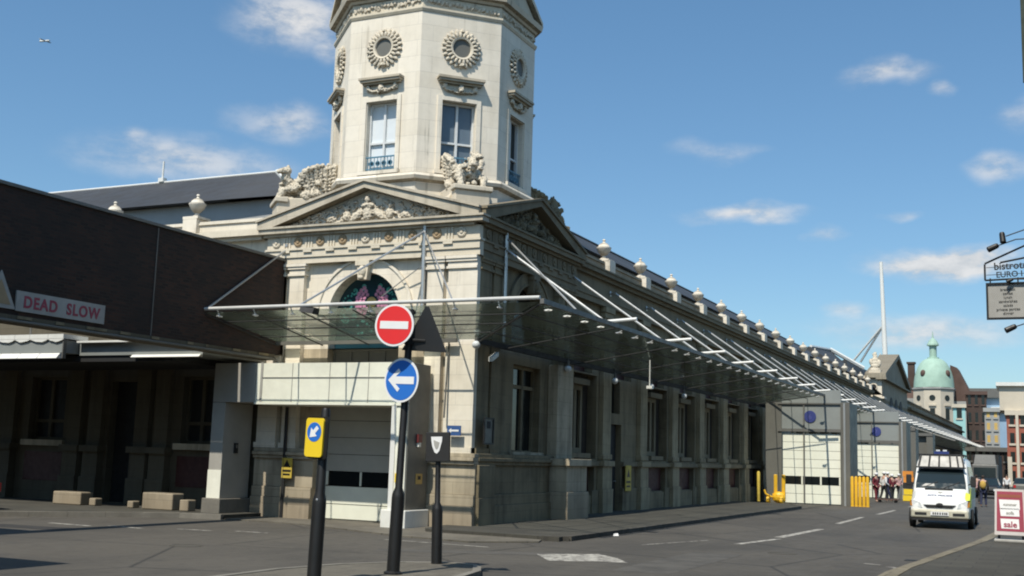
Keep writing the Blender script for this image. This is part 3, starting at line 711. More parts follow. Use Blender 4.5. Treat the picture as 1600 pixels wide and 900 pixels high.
for k in range(NB):
    c = bays[k]+BAY/2
    if k == 1:
        o = MB().fb(F2, c-1.5, c-.1, -.3, -.22, .1, 3.3); d = o.build('door', 'black_soft', hall)
        MB().tube(F2.p(c-.25, -.22, 1.2), F2.p(c-.25, -.14, 1.2), .03).build('door_handle', 'steel', d); MB().fb(F2, c-1.2, c-.3, -.3, -.24, 3.7, 4.9).build('window', 'dark_glass', hall)
    else:
        MB().fb(F2, c-1.42, c+1.42, -.44, -.36, 2.0, 4.95).build('recess', 'dark_recess', hall)  # near-black brown sheet closing the window recess
        w = sash(F2, c-.62, c+.62, 2.2, 4.55, -.33, hall, (.5,), (), 'shade_moulding', 'dark_glass', .17)
        MB().fb(F2, c-.78, c+.78, -.34, .06, 2.03, 2.19).build('sill', 'shade_moulding', w)
        MB().fb(F2, c-.75, c+.75, -.34, .0, 4.56, 4.76).build('hood', 'shade_moulding', w)
        MB().fb(F2, c-1.3, c+1.3, -.36, -.22, .78, 1.72).build('brick_panel', 'brown_red', hall)
    mb = MB(); pts = [(c-.95*math.cos(PI*i/12), 5.75+.95*math.sin(PI*i/12)) for i in range(13)]
    mb.fprism(F2, [(c+.95, 5.0), (c-.95, 5.0)]+pts, -.34, -.30); mb.build('lunette', 'brown_red', hall)
pil0 = None
for k in range(NB+1):
    y = bays[k]+(.25 if k == 0 else 0)
    if k == 0: continue
    if pil0 is None:
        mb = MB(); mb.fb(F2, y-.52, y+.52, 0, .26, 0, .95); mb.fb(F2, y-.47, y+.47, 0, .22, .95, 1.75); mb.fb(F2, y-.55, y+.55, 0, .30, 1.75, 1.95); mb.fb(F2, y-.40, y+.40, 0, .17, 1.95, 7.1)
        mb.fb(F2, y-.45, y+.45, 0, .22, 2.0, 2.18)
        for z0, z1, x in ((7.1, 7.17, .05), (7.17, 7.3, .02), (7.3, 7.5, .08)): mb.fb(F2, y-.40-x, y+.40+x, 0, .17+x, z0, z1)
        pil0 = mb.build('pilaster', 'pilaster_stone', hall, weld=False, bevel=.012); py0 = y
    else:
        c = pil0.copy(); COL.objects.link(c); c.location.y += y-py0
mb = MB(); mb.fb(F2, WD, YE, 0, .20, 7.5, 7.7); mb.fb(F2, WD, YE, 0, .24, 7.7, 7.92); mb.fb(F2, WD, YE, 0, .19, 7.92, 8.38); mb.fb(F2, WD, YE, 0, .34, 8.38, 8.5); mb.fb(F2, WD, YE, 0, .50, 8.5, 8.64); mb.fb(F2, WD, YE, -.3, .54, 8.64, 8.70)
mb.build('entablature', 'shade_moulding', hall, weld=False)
mb = MB(); mb.fb(F2, WD, YE, -.35, .05, 8.70, 9.08); mb.fb(F2, WD, YE, -.40, .10, 9.08, 9.17); mb.build('parapet', 'parapet_stone', hall, weld=False)
urn0 = None
URN = [(r_*.80, z_*.92) for r_, z_ in [(.17, 0), (.17, .06), (.10, .10), (.085, .16), (.17, .22), (.29, .34), (.33, .44), (.35, .47), (.35, .51), (.28, .53), (.25, .60), (.17, .67), (.07, .71), (.05, .76), (.075, .80), (.05, .85), (.0, .87)]]
def urn(parent, x, y, z, mat='tower_stone', pm_='tower_stone', F=F2):
    u = F.u.dot(Vector((x, y, 0)))
    mb = MB(); mb.box((x-.25, y-.25, z), (x+.25, y+.25, z+.52)); mb.box((x-.31, y-.31, z+.52), (x+.31, y+.31, z+.60))
    a = mb.build('urn_pedestal', pm_, parent, weld=False)
    b = MB().lathe((x, y, z+.60), URN, 16).build('urn_finial', mat, parent, smooth='auto'); return a, b
for k in range(1, NB+1):
    y = bays[k]
    if urn0 is None:
        a, b = urn(hall, -.28, y, 8.70); urn0 = (a, b, y)
        pr = MB().fb(F2, y-.3, y+.3, .05, .28, 8.705, 9.24).build('parapet_pier', 'tower_stone', hall); urn0 = (a, b, pr, y)
    else:
        for o in urn0[:3]:
            c = o.copy(); COL.objects.link(c); c.location.y += y-urn0[3]
# roof of the long side: dark slate, white clerestory verge
mb = MB(); Y0, Y1 = 9.0, 69
mb.hexa([(-1.1, Y0, 9.2), (-7, Y0, 9.2), (-7, Y1, 9.2), (-1.1, Y1, 9.2), (-1.2, Y0, 9.75), (-6.9, Y0, 9.75), (-6.9, Y1, 9.75), (-1.2, Y1, 9.75)]); mb.build('clerestory', 'lead_grey', hall)
mb = MB(); mb.prism([(-.95, Y0, 9.755), (-4.05, Y0, 11.66), (-7.1, Y0, 9.755)], (0, Y1-Y0, 0)); rf = mb.build('roof', 'slate', hall)
mb = MB(); mb.tube((-4.05, Y0, 11.69), (-4.05, Y1, 11.69), .06, 6); mb.build('ridge', 'slate', rf)
# raised cross roof with white verges
mb = MB()
mb.hexa([(-.9, 70, 9.9), (-8, 70, 9.9), (-8, 80.4, 9.9), (-.9, 80.4, 9.9), (-3.98, 70, 12.0), (-4.02, 70, 12.0), (-4.02, 80.4, 12.62), (-3.98, 80.4, 12.62)])
mb.prism([(-.9, 80.42, 9.9), (-8, 80.42, 9.9), (-4, 80.42, 12.6)], (1.2, 2.6, -1.2)); rf = mb.build('roof', 'slate', hall, weld=False)
mb = MB(); mb.tube((-4.0, 71, 12.12), (-4.0, 80.4, 12.74), .13, 6); mb.tube((-4.0, 80.4, 12.76), (-1.3, 82.4, 11.15), .19, 6); mb.build('verge', 'white_steel', rf, weld=False)
mb = MB(); mb.prism([(-2.2, 84, 9.6), (-3.2, 84, 12.2), (-8, 84, 9.6)], (0, 14, 0)); mb.build('roof', 'slate', hall)

# ---- second pavilion with arched gateway and the lower ranges beyond
F3 = Fr((.15, 0, 0), (0, 1, 0), (1, 0, 0)); P0, P1 = 83.8, 104
FW = Fr((.15, P0, 0), (-1, 0, 0), (0, -1, 0))
mb = MB(); wall_holes(mb, F3, YE, 186, 0, 8.4, [(88.5, 99.5, 0, 5.0)], back=-1.0)
mb.build('wall', 'shade_stone', hall)
mb = MB()
wall_holes(mb, F3, P0, P1, 8.4, 10.35, [], d=.02)
mb.build('wall', 'parapet_stone', hall)
mb = MB(); mb.fb(FW, 0.02, 1.6, -1.5, 0, 8.4, 10.3); mb.fb(FW, -.25, 1.7, -1.5, .2, 10.3, 10.55); mb.fb(FW, -.2, 1.65, -1.5, .12, 8.42, 8.6); gate = mb.build('gateway_pier', 'light_stone', hall, weld=False)
mb = MB(); mb.lathe(FW.p(.75, 0, 9.5), [(.36, 0), (.36, .06), (.26, .08), (.24, .02)], 16, FW.n); mb.build('wreath', 'carved_stone', gate)
MB().disc(FW.p(.75, .01, 9.5), FW.n, .25, .03, 16).build('round_opening', 'black_soft', gate)
mb = MB()
for c in (90.2, 94.0, 97.8):
    pts = [(c-1.3*math.cos(PI*i/10), 7.6+1.3*math.sin(PI*i/10)) for i in range(11)]; mb.fprism(F3, [(c+1.3, 5.0), (c-1.3, 5.0)]+pts, .03, .06)
mb.build('gate_arch', 'black_soft', hall, weld=False)
mb = MB(); mb.fprism(F3, [(P0-.3, 10.36), (P1+.3, 10.36), (94, 13.05)], -1.4, .03); mb.build('tympanum', 'parapet_stone', hall)
mb = MB()
for q_ in (-1, 1):
    e = 94+q_*10.6; mb.fprism(F3, [(e, 10.36), (e, 10.75), (94, 13.5), (94, 13.06)], -1.5, .4)
mb.fb(F3, P0-.4, P1+.4, -.5, .45, 10.2, 10.355)
mb.build('pediment', 'parapet_stone', hall, weld=False)
# statue on the gateway corner
mb = MB(); B = Vector((-.5, P0+.4, 10.55))
mb.box(B+Vector((-.55, -.5, 0)), B+Vector((.55, .5, .5)))
for z, rx in ((.6, .5), (.95, .42), (1.25, .36), (1.55, .30), (1.8, .2), (2.05, .17)): mb.blob(B+Vector((0, 0, z)), (rx, rx*.8, .26))
mb.blob(B+Vector((-.35, 0, 1.35)), (.2, .18, .35)); mb.blob(B+Vector((.36, 0, 1.2)), (.2, .18, .4))
for a, h in ((-.42, .4), (-.1, .55), (.22, .45), (.5, .15)): mb.tube(B+Vector((a*.4, 0, 1.9)), B+Vector((a*.9, 0, 2.1+h)), .05, 5, .02)
fused(mb.build('statue', 'carved_stone', hall, weld=False), .06, 1)
mb = MB(); mb.fb(F3, P1, 186, -.3, .45, 8.4, 8.62); mb.fb(F3, P1, 186, -.3, .1, 9.25, 9.4); mb.build('cornice', 'shade_moulding', hall, weld=False)
mb = MB()
for k in range(110):
    y = P1+.6+k*.74; mb.lathe((.05, y, 8.62), [(.09, 0), (.16, .2), (.08, .42), (.12, .63)], 6)
mb.build('balustrade', 'parapet_stone', hall, weld=False)
mb = MB(); mb.prism([(-.9, 106, 8.6), (-3.5, 106, 10.2), (-7, 106, 8.6)], (0, 78, 0)); mb.build('roof', 'slate', hall)
MB().box((-10, 3, 0), (-.9, 185, 8.3)).build('hall_core', 'black_soft', hall)

# ---- left wing (lit above the canopy, darker below, dirt and shade put into the stone colour)
FW2 = Fr((0, .15, 0), (-1, 0, 0), (0, -1, 0)); XE = 34
hl = [(8.9, 10.3, 2.1, 4.2), (12.2, 13.3, .15, 4.05), (15.3, 16.9, 2.1, 4.2), (19.5, 21, 2.1, 4.2)]
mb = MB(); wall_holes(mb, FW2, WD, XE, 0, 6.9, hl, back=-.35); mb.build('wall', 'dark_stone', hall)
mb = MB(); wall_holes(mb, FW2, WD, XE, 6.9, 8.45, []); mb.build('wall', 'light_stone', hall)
for a, b, c_, d_ in hl:
    if c_ < 1: MB().fb(FW2, a, b, -.34, -.3, c_, d_).build('door', 'black_soft', hall)
    else:
        w = sash(FW2, a, b, c_, d_, -.32, hall, (.55,), (.3,), 'dark_stone', 'black_soft', .09)
        MB().fb(FW2, a-.15, b+.15, 0, .16, c_-.2, c_-.01).build('sill', 'lower_stone', w)
        MB().fb(FW2, a-.05, b+.05, 0, .02, .75, 1.7).build('brick_panel', 'brown_red', hall)
for c_ in (8.1, 10.95, 11.75, 13.75, 14.65, 17.7, 22.2):
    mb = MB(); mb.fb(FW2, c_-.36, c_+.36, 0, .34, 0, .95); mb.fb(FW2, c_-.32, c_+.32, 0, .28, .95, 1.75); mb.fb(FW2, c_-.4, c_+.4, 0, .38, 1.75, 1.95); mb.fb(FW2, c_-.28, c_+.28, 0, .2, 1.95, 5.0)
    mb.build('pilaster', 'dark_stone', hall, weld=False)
mb = MB(); mb.fb(FW2, WD, XE, 0, .2, 7.5, 7.9); mb.fb(FW2, WD, XE, 0, .17, 7.9, 8.4); mb.fb(FW2, WD+.25, XE, -.2, .35, 8.4, 8.52); mb.fb(FW2, WD+.25, XE, -.2, .5, 8.52, 8.7)
mb.build('entablature', 'moulding_stone', hall, weld=False)
mb = MB(); mb.fb(FW2, WD, XE, -.3, .05, 8.7, 9.05); mb.fb(FW2, WD, XE, -.35, .1, 9.05, 9.15); mb.build('parapet', 'light_stone', hall, weld=False)
for x in (-10.35, -13.9, -18.0):
    mb = MB(); mb.fb(FW2, -x-.28, -x+.28, .04, .22, 8.705, 9.3); mb.build('parapet_pier', 'light_stone', hall)
    urn(hall, x, .25, 8.75, 'tower_stone')
mb = MB(); mb.box((-30, 1.6, 8.9), (-6.9, 6.4, 10.15)); mb.build('clerestory', 'lead_grey', hall)
mb = MB(); mb.prism([(-30, 1.2, 10.16), (-30, 4, 11.78), (-30, 6.8, 10.16)], (19.9, 0, 0)); mb.bm.faces.ensure_lookup_table()
mb.face([(-10.1, 1.2, 10.16), (-10.1, 4, 11.78), (-7.2, 1.3, 10.16)]); mb.face([(-10.1, 4, 11.78), (-10.1, 6.8, 10.16), (-7.2, 6.7, 10.16)]); mb.face([(-10.1, 4, 11.78), (-7.2, 6.7, 10.16), (-7.2, 1.3, 10.16)])
rf = mb.build('roof', 'slate', hall)
mb = MB(); mb.tube((-30, 4, 11.78), (-10.1, 4, 11.78), .045, 6); mb.tube((-10.1, 4, 11.78), (-7.1, 1.25, 10.18), .10, 6); mb.tube((-15.4, 4, 11.85), (-15.4, 4, 12.6), .04, 5); mb.box((-15.52, 3.9, 11.8), (-15.28, 4.1, 11.95)); mb.build('ridge', 'white_steel', rf, weld=False)
# drainpipes and conduit
for p in ([(-5.92, -.32, .04), (-5.92, -.32, 3.25)], [(1.15, 0, 0)]):
    if len(p) > 1: MB().path(p, .05).build('drainpipe', 'black_soft', hall)
MB().path([(-.62, -.35, 3.0), (-.62, -.22, 5.1)], .025).build('conduit', 'dull_steel', hall)
MB().path([(-1.55, -.05, 6.1), (-1.55, -.05, 7.3)], .02).build('conduit', 'dull_steel', hall)
# roller door in the lit arch: pale lower leaves, lintel's shade put into the upper colour
mb = MB(); dz = [.06, .50, 1.02]
for a, b in ((.06, .48), (.49, 1.00)): mb.fb(FL, AC-AR+.02, AC+AR-.02, -.30, -.24, a, b-.012)
dr = mb.build('roller_door', 'door_white', hall, weld=False)
mb = MB(); mb.fb(FL, AC-AR+.02, AC+AR-.02, -.30, -.25, 1.02, 1.42); mb.build('door_window', 'dark_glass', dr)
mb = MB(); mb.fb(FL, AC-.03, AC+.03, -.25, -.23, 1.02, 1.42); mb.fb(FL, AC-AR+.02, AC-AR+.1, -.25, -.235, 1.02, 1.42); mb.fb(FL, AC+AR-.1, AC+AR-.02, -.25, -.235, 1.02, 1.42); mb.build('door_mullion', 'door_white', dr, weld=False)
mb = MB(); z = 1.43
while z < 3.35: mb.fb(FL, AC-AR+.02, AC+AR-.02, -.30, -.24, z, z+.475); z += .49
mb.build('upper_leaf', 'door_shade', dr, weld=False)

# ================================================================== glass canopy round the corner
cp = thing('glass_canopy', 'long glass and steel canopy hung on tie rods round the corner of the market hall', 'canopy')
DO, ZI, ZO = 3.66, 5.17, 5.66
def cz(d): return ZI+(ZO-ZI)*(d-.25)/(DO-.25)
def gp(F, s, d): return F.p(s, d, cz(d))
YC = 180
ladder = [1.45]+[B0+BAY*k for k in range(42)]
edges = [y for y in ladder if y < YC]+[YC]
# panes, one for each bay, lapped 12 mm apart
def pane(F, a0, a1, b0, b1):   # a at the wall, b at the rim
    mb = MB(); q = [gp(F, a0, .28), gp(F, a1, .28), gp(F, b1, DO), gp(F, b0, DO)]
    mb.face(q)
    mb.build('glass_panel', 'canopy_glass', cp)
xl = [-.25, 1.6, 3.2, 4.8, 6.4]
for a, b in zip(xl, xl[1:]): pane(FL, a+.012, b-.012, (a if a > 0 else -DO)+.012, b-.012)
for i, (a, b) in enumerate(zip([-.25]+edges, edges)): pane(FR, a+.012, b-.012, (a if i else -DO)+.012, b-.012)
mb = MB(); mb.tube((-6.85, -DO-.02, ZO+.1), (DO, -DO-.02, ZO+.1), .05, 10); mb.build('front_rail', 'rail_white', cp, smooth='auto')
MB().tube((-6.42, -DO, ZO+.1), (-6.9, -DO-.6, ZO+.22), .05, 8).build('rail_end', 'steel', cp)
mb = MB(); mb.hexa([(DO+.02, -DO-.05, ZO-.05), (DO+.12, -DO-.05, ZO-.05), (DO+.12, YC, ZO-.05), (DO+.02, YC, ZO-.05), (DO+.02, -DO-.05, ZO+.07), (DO+.12, -DO-.05, ZO+.07), (DO+.12, YC, ZO+.07), (DO+.02, YC, ZO+.07)]); mb.build('edge_beam', 'dull_steel', cp)
MB().box((-6.45, -.42, ZI-.08), (-.3, -.30, ZI+.02)).build('wall_rail', 'dull_steel', cp)
MB().box((.30, -.42, ZI-.12), (.42, YC, ZI+.02)).build('wall_rail', 'black_soft', cp)
for d in (1.15, 2.0, 2.85):
    mb = MB(); mb.tube(gp(FL, 6.4, d)-Vector((0, 0, .05)), gp(FL, -d, d)-Vector((0, 0, .05)), .018, 6); mb.tube(gp(FR, -d, d)-Vector((0, 0, .05)), gp(FR, YC, d)-Vector((0, 0, .05)), .018, 6)
    mb.build('purlin', 'black_soft', cp)
def strut(F, s): return MB().tube(F.p(s, .3, cz(.3)-.11), F.p(s, DO, cz(DO)-.06), .020, 6).build('rafter', 'black_soft', cp)
for s in (6.38, 4.8, 3.2, 1.6): strut(FL, s)
MB().tube((.3, -.3, cz(.3)-.11), (DO, -DO, cz(DO)-.06), .03, 6).build('rafter', 'black_soft', cp)
for i, y in enumerate(ladder):
    if y > YC: break
    if i == 0:
        st0 = strut(FR, y)
        mb = MB(); mb.tube((.22, y, 8.02), (3.38, y, 5.80), .042, 6); mb.lathe((.0, y, 8.02), [(.11, 0), (.11, .02), (.05, .03), (.05, .24)], 8, (1, 0, 0)); rod0 = mb.build('tie_rod', 'steel', cp, weld=False)
        out0 = MB().tube((3.3, y, 5.79), (4.32, y, 5.85), .048, 8).build('outrigger', 'white_steel', rod0)
        mb = MB()
        for k in range(3): mb.blob((DO-.12, y+.7+1.38*k, ZO-.11), (.13, .06, .035), None, 1); mb.tube((DO-.12, y+.7+1.38*k, ZO-.1), (DO+.05, y+.7+1.38*k, ZO), .02, 5)
        cl0 = mb.build('glass_clamp', 'steel', cp, weld=False)
    else:
        for o in (st0, cl0):
            if o is cl0 and y > 120: continue
            c = o.copy(); COL.objects.link(c); c.location.y += y-1.45
        c = copy_tree(rod0, cp); c.location.y += y-1.45
        c.location.x = rod0.location.x
mb = MB()
for k in range(4): mb.blob((DO-.12, -2.9+1.2*k, ZO-.11), (.13, .06, .035), None, 1)
for k in range(8): mb.blob((-6.0+1.22*k, -DO+.12, ZO-.10), (.06, .13, .035), None, 1); mb.tube((-6.0+1.22*k, -DO+.12, ZO-.1), (-6.0+1.22*k, -DO, ZO+.08), .018, 5)
mb.build('glass_clamp', 'white_steel', cp, weld=False)
# two masts standing off the walls, and their stays
for F, sp in ((FL, 1.52), (FR, 1.45)):
    mb = MB(); mb.tube(F.p(sp, .26, 5.25), F.p(sp, .26, 8.55), .058, 8)
    for z in (5.9, 7.4, 8.3): mb.tube(F.p(sp, 0.05, z), F.p(sp, .26, z), .035, 6)
    mast = mb.build('mast', 'steel', cp, weld=False)
    mb = MB(); mb.tube(F.p(sp, .3, 8.3), F.p(3.3 if F is FL else -1.4, DO, ZO+.1), .028, 6); mb.build('stay', 'steel', mast)
    if F is FL:
        MB().tube(F.p(sp, .3, 8.3), F.p(-1.3, DO, ZO+.1), .022, 6).build('stay', 'steel', mast)
        MB().tube(F.p(sp, .26, 7.35), F.p(3.0, .06, 6.5), .018, 5).build('stay', 'steel', mast)  # thin bar drawn along a stay's shadow line on the wall
mb = MB(); mb.tube((-6.36, -.02, 8.15), (-6.36, -DO, ZO+.1), .032, 6); mb.lathe((-6.36, .0, 8.15), [(.12, 0), (.12, .03), (.05, .25)], 8, (0, -1, 0)); mb.build('tie_rod', 'steel', cp, weld=False)
# floodlight clipped to the rail
fl = thing('floodlight', 'black floodlight clipped under the white front rail of the glass canopy', 'floodlight', (-3.0, -DO, ZO+.0))
MB().hexa([(-3.2, -DO-.12, 5.60), (-2.78, -DO-.12, 5.52), (-2.78, -DO+.18, 5.52), (-3.2, -DO+.18, 5.60), (-3.2, -DO-.02, 5.78), (-2.78, -DO-.02, 5.70), (-2.78, -DO+.22, 5.70), (-3.2, -DO+.22, 5.78)]).build('lamp_housing', 'black_soft', fl)
MB().tube((-3.0, -DO, 5.74), (-3.0, -DO, 5.68), .05, 6).build('clamp', 'black_soft', fl)

# ---- globe lamps and the camera under the canopy
LB = ['white globe lamp hanging at the very corner of the canopy', 'white globe lamp under the canopy beside the stone buttress', 'white globe lamp under the canopy above the black side door',
      'white globe lamp under the canopy over the third shaded window', 'white globe lamp under the canopy farthest along the shaded wall']
lamp0 = None
for (x, y, z), lb in zip(((.35, -.45, 5.0), (.45, 5.95, 4.85), (.45, 10.35, 4.78), (.45, 14.45, 4.85), (.45, 18.9, 4.75)), LB):
    if lamp0 is None:
        lamp0 = thing('globe_lamp', lb, 'lamp', (x, y, z), 'globe lamps under the glass canopy')
        MB().blob((x, y, z), (.115, .115, .115), None, 3).build('globe', 'lamp_lens', lamp0, smooth=True)
        MB().tube((x, y, z+.12), (x, y, z+.27), .05, 8).tube((x, y, z+.27), (x, y, z+.5), .015, 6).build('bracket', 'dull_steel', lamp0, weld=False)
    else:
        c = copy_tree(lamp0); c.location = (x, y, z); c['label'] = lb
cc = thing('security_camera', 'white security camera on the shaded wall beside the corner globe lamp', 'camera', (.2, .62, 4.75))
mb = MB(); mb.hexa([(.30, .45, 4.62), (.42, .45, 4.62), (.42, .85, 4.80), (.30, .85, 4.80), (.30, .45, 4.74), (.42, .45, 4.74), (.42, .85, 4.92), (.30, .85, 4.92)]); mb.build('camera_body', 'white_steel', cc)
MB().tube((.2, .75, 4.7), (.36, .7, 4.78), .03, 6).build('bracket', 'white_steel', cc)
cc = thing('security_camera', 'small white camera on a pole hanging below the canopy glass', 'camera', (2.2, 9.0, 4.5))
MB().tube((2.2, 9.0, 5.4), (2.2, 9.0, 4.5), .018, 6).build('pole', 'white_steel', cc); MB().box((2.12, 8.9, 4.42), (2.32, 9.06, 4.52)).build('camera_body', 'white_steel', cc)

# ================================================================== white loading portal on the lit face
lp = thing('loading_portal', 'white square portal frame projecting in front of the roller door', 'portal')
PD = 1.5
def portal_text(): pass
MB().box((-7.72, -PD, 3.32), (-6.24, .1, 4.46)).build('lintel_box', 'portal_shade', lp, bevel=.01)  # left end of the lintel, shade painted in by the greyer colour
mb = MB(); mb.box((-6.22, -PD+.02, 3.33), (-1.13, -.32, 4.45)); ln = mb.build('lintel', 'portal_paint', lp)
mb = MB()
for x in (-4.95, -3.68, -2.4): mb.box((x-.008, -PD+.004, 3.34), (x+.008, -PD+.018, 4.44))
mb.box((-6.06, -PD+.0, 3.31), (-5.98, -PD+.018, 4.47)); mb.box((-6.0, -PD, 4.03), (-1.14, -PD+.017, 4.05)); mb.build('joint_shadow_line', 'grey_sign', ln, weld=False)  # joints, plus a canopy shadow line drawn as the long level strip
MB().box((-6.22, -PD-.02, 3.27), (-1.12, -.32, 3.325)).build('drip_edge', 'portal_paint', ln)
MB().box((-7.72, -PD, .55), (-7.26, -.2, 3.31)).build('column', 'portal_shade', lp, bevel=.008); MB().box((-7.73, -PD-.012, .55), (-7.25, -PD-.002, 1.36)).build('sunlit_patch', 'portal_paint', lp)  # sunlit foot of the column painted on as a brighter sheet
MB().box((-7.82, -PD-.1, .10), (-7.16, -.1, .545)).build('column_base', 'kerb_stone', lp, bevel=.02)
MB().box((-1.62, -PD+.02, .50), (-1.13, -.32, 3.265)).build('column', 'portal_paint', lp, bevel=.008)
MB().box((-1.76, -PD-.1, .0), (-1.0, -.32, .495)).build('column_base', 'white_paint', lp, bevel=.02)
MB().box((-1.125, -PD+.06, .50), (-1.10, -.34, 4.44)).build('side_shade', 'bay_grey', lp)  # dark sheet standing in for the shade on the column's side
MB().box((-1.60, -PD-.015, .5), (-1.46, -PD+.018, 3.26)).build('corner_post', 'white_steel', lp)
b = thing('alarm_box', 'small dark red alarm box on the grey side of the portal column', 'alarm box', (-1.1, -.9, 2.4)); MB().box((-1.097, -1.0, 2.3), (-1.02, -.8, 2.52)).build('housing', 'alarm_red', b); MB().box((-1.097, -.96, 2.18), (-1.03, -.84, 2.298)).build('base', 'white_paint', b)
b = thing('intercom', 'small black box fixed to the shaded white portal column', 'intercom', (-7.25, -.9, 2.0)); MB().box((-7.257, -1.0, 1.85), (-7.20, -.86, 2.15)).build('housing', 'black_soft', b); MB().box((-7.198, -.98, 2.0), (-7.19, -.88, 2.1)).build('screen', 'dull_steel', b)

# ---- high brick wall of the bridge and the loading shed canopy to the left
bw = thing('brick_bridge', 'dark brown brick bridge wall running from the market to the left edge', 'bridge')
MB().box((-6.66, -16.5, 4.80), (-6.40, -.06, 7.66)).build('brick_wall', 'brick', bw)
MB().box((-6.72, -16.5, 7.665), (-6.34, -.06, 7.74)).build('coping', 'dull_steel', bw)
mb = MB(); mb.box((-6.80, -16.5, 4.62), (-6.36, -.5, 4.795)); mb.build('bottom_beam', 'dark_stone', bw)
mb = MB(); mb.tube((-6.33, -16.5, 4.66), (-6.33, -.5, 4.66), .04, 6); mb.build('pipe', 'bay_grey', bw, weld=False)
mb = MB()
for k in range(14): y_ = -15.5+k*1.1+random.uniform(-.3, .3); mb.box((-6.358, y_, 4.72), (-6.33, y_+random.uniform(.1, .7), 4.79))
mb.build('pipe_clips', 'shade_stone', bw, weld=False).name = 'pipe_bracket'
MB().box((-6.398, -5.72, 4.80), (-6.385, -5.69, 7.65)).build('downlead', 'dull_steel', bw)
ds = thing('warning_sign', 'white oblong sign reading DEAD SLOW in red letters on the brick bridge', 'sign', (-6.38, -8.75, 5.15))
MB().box((-6.385, -10.05, 4.90), (-6.35, -7.38, 5.36)).build('sign_board', 'grey_sign', ds)
text_mesh('lettering', 'DEAD  SLOW', .37, 'maroon', ds, (-6.345, -8.70, 5.0), (0, 1, 0), (0, 0, 1), .008, 'CENTER', .92, .011, 1.16)
ws = thing('warning_triangle', 'pale triangular warning board beside the DEAD SLOW sign, cut by the photo edge', 'sign', (-6.38, -10.55, 5.3))
MB().prism([(-6.385, -10.05, 4.92), (-6.385, -11.0, 4.92), (-6.385, -10.5, 5.75)], (.03, 0, 0)).build('sign_board', 'grey_sign', ws); MB().prism([(-6.352, -10.2, 5.01), (-6.352, -10.85, 5.01), (-6.352, -10.5, 5.55)], (.006, 0, 0)).build('symbol', 'rosette_brown', ws)

sh = thing('shed_canopy', 'low loading canopy with white corrugated edge under the brick bridge', 'canopy')
SY = -3.66
MB().box((-30, SY, 4.62), (-11.6, -.1, 5.0)).build('fascia', 'bay_panel', sh)
MB().box((-11.56, SY+.60, 4.58), (-6.9, -.1, 4.94)).build('fascia', 'bay_panel', sh)
mb = MB(); x = -30
while x < -11.7:
    w_ = random.choice((.5, .62, .74)); mb.box((x, SY-.06, 5.03), (x+w_-.01, SY+.9, 5.16)); mb.prism([(x+w_*i/6, SY-.055, 5.028) for i in range(7)]+[(x+w_*(1-i/6), SY-.055, 5.025-.11*math.sin(PI*i/6)*random.uniform(.6, 1)-.012) for i in range(7)], (0, .03, 0)); x += w_
mb.build('corrugated_edge', 'white_paint', sh, weld=False)
mb = MB(); x = -30
while x < -11.8: mb.hexa([(x, SY-.20, 4.44), (x+.78, SY-.20, 4.44), (x+.78, SY, 4.44), (x, SY, 4.44), (x, SY-.06, 4.60), (x+.78, SY-.06, 4.60), (x+.78, SY, 4.60), (x, SY, 4.60)]); x += .8
mb.build('bottom_lip', 'white_paint', sh, weld=False)
mb = MB(); mb.box((-11.5, SY+.42, 4.945), (-6.9, SY+1.2, 5.0)); mb.hexa([(-9.4, SY+.44, 4.50), (-6.9, SY+.44, 4.50), (-6.9, SY+.60, 4.50), (-9.4, SY+.60, 4.50), (-9.4, SY+.52, 4.575), (-6.9, SY+.52, 4.575), (-6.9, SY+.60, 4.575), (-9.4, SY+.60, 4.575)]); mb.build('bottom_lip', 'white_paint', sh, weld=False)
MB().box((-11.6, SY-.02, 4.45), (-11.56, SY+.1, 5.02)).build('end_cap', 'dull_steel', sh)
mb = MB()
for k in range(7): mb.tube((-29+k*2.6, SY+.4, 5.1), (-29+k*2.6, SY+.4, 5.75), .03, 6)
mb.tube((-30, SY+.4, 5.75), (-11.7, SY+.4, 5.75), .03, 6); mb.build('handrail', 'dull_steel', sh, weld=False)
MB().box((-30, SY+.65, 4.40), (-8.0, -.1, 4.57)).build('soffit', 'black_soft', sh)

# stone guard blocks
LBB = ['squared stone guard block on the pavement left of the dark doorway', 'largest stone guard block, between the dark doorway and the white portal column', 'small stone block beside the left jamb of the dark doorway', 'small stone block at the right jamb of the dark doorway', 'small stone block just right of the largest guard block']
for (x0, x1, y0, y1, z1), lb in zip(((-13.55, -12.4, -1.7, -1.2, .52), (-10.0, -8.85, -1.65, -1.15, .62), (-12.15, -11.9, -1.6, -1.3, .36), (-10.62, -10.4, -1.6, -1.3, .34), (-8.62, -8.3, -1.6, -1.25, .46)), LBB):
    o = MB().box((x0, y0, .132), (x1, y1, z1)).build('guard_block', 'lower_stone', bevel=.03); tag(o, lb, 'stone block', 'stone guard blocks')

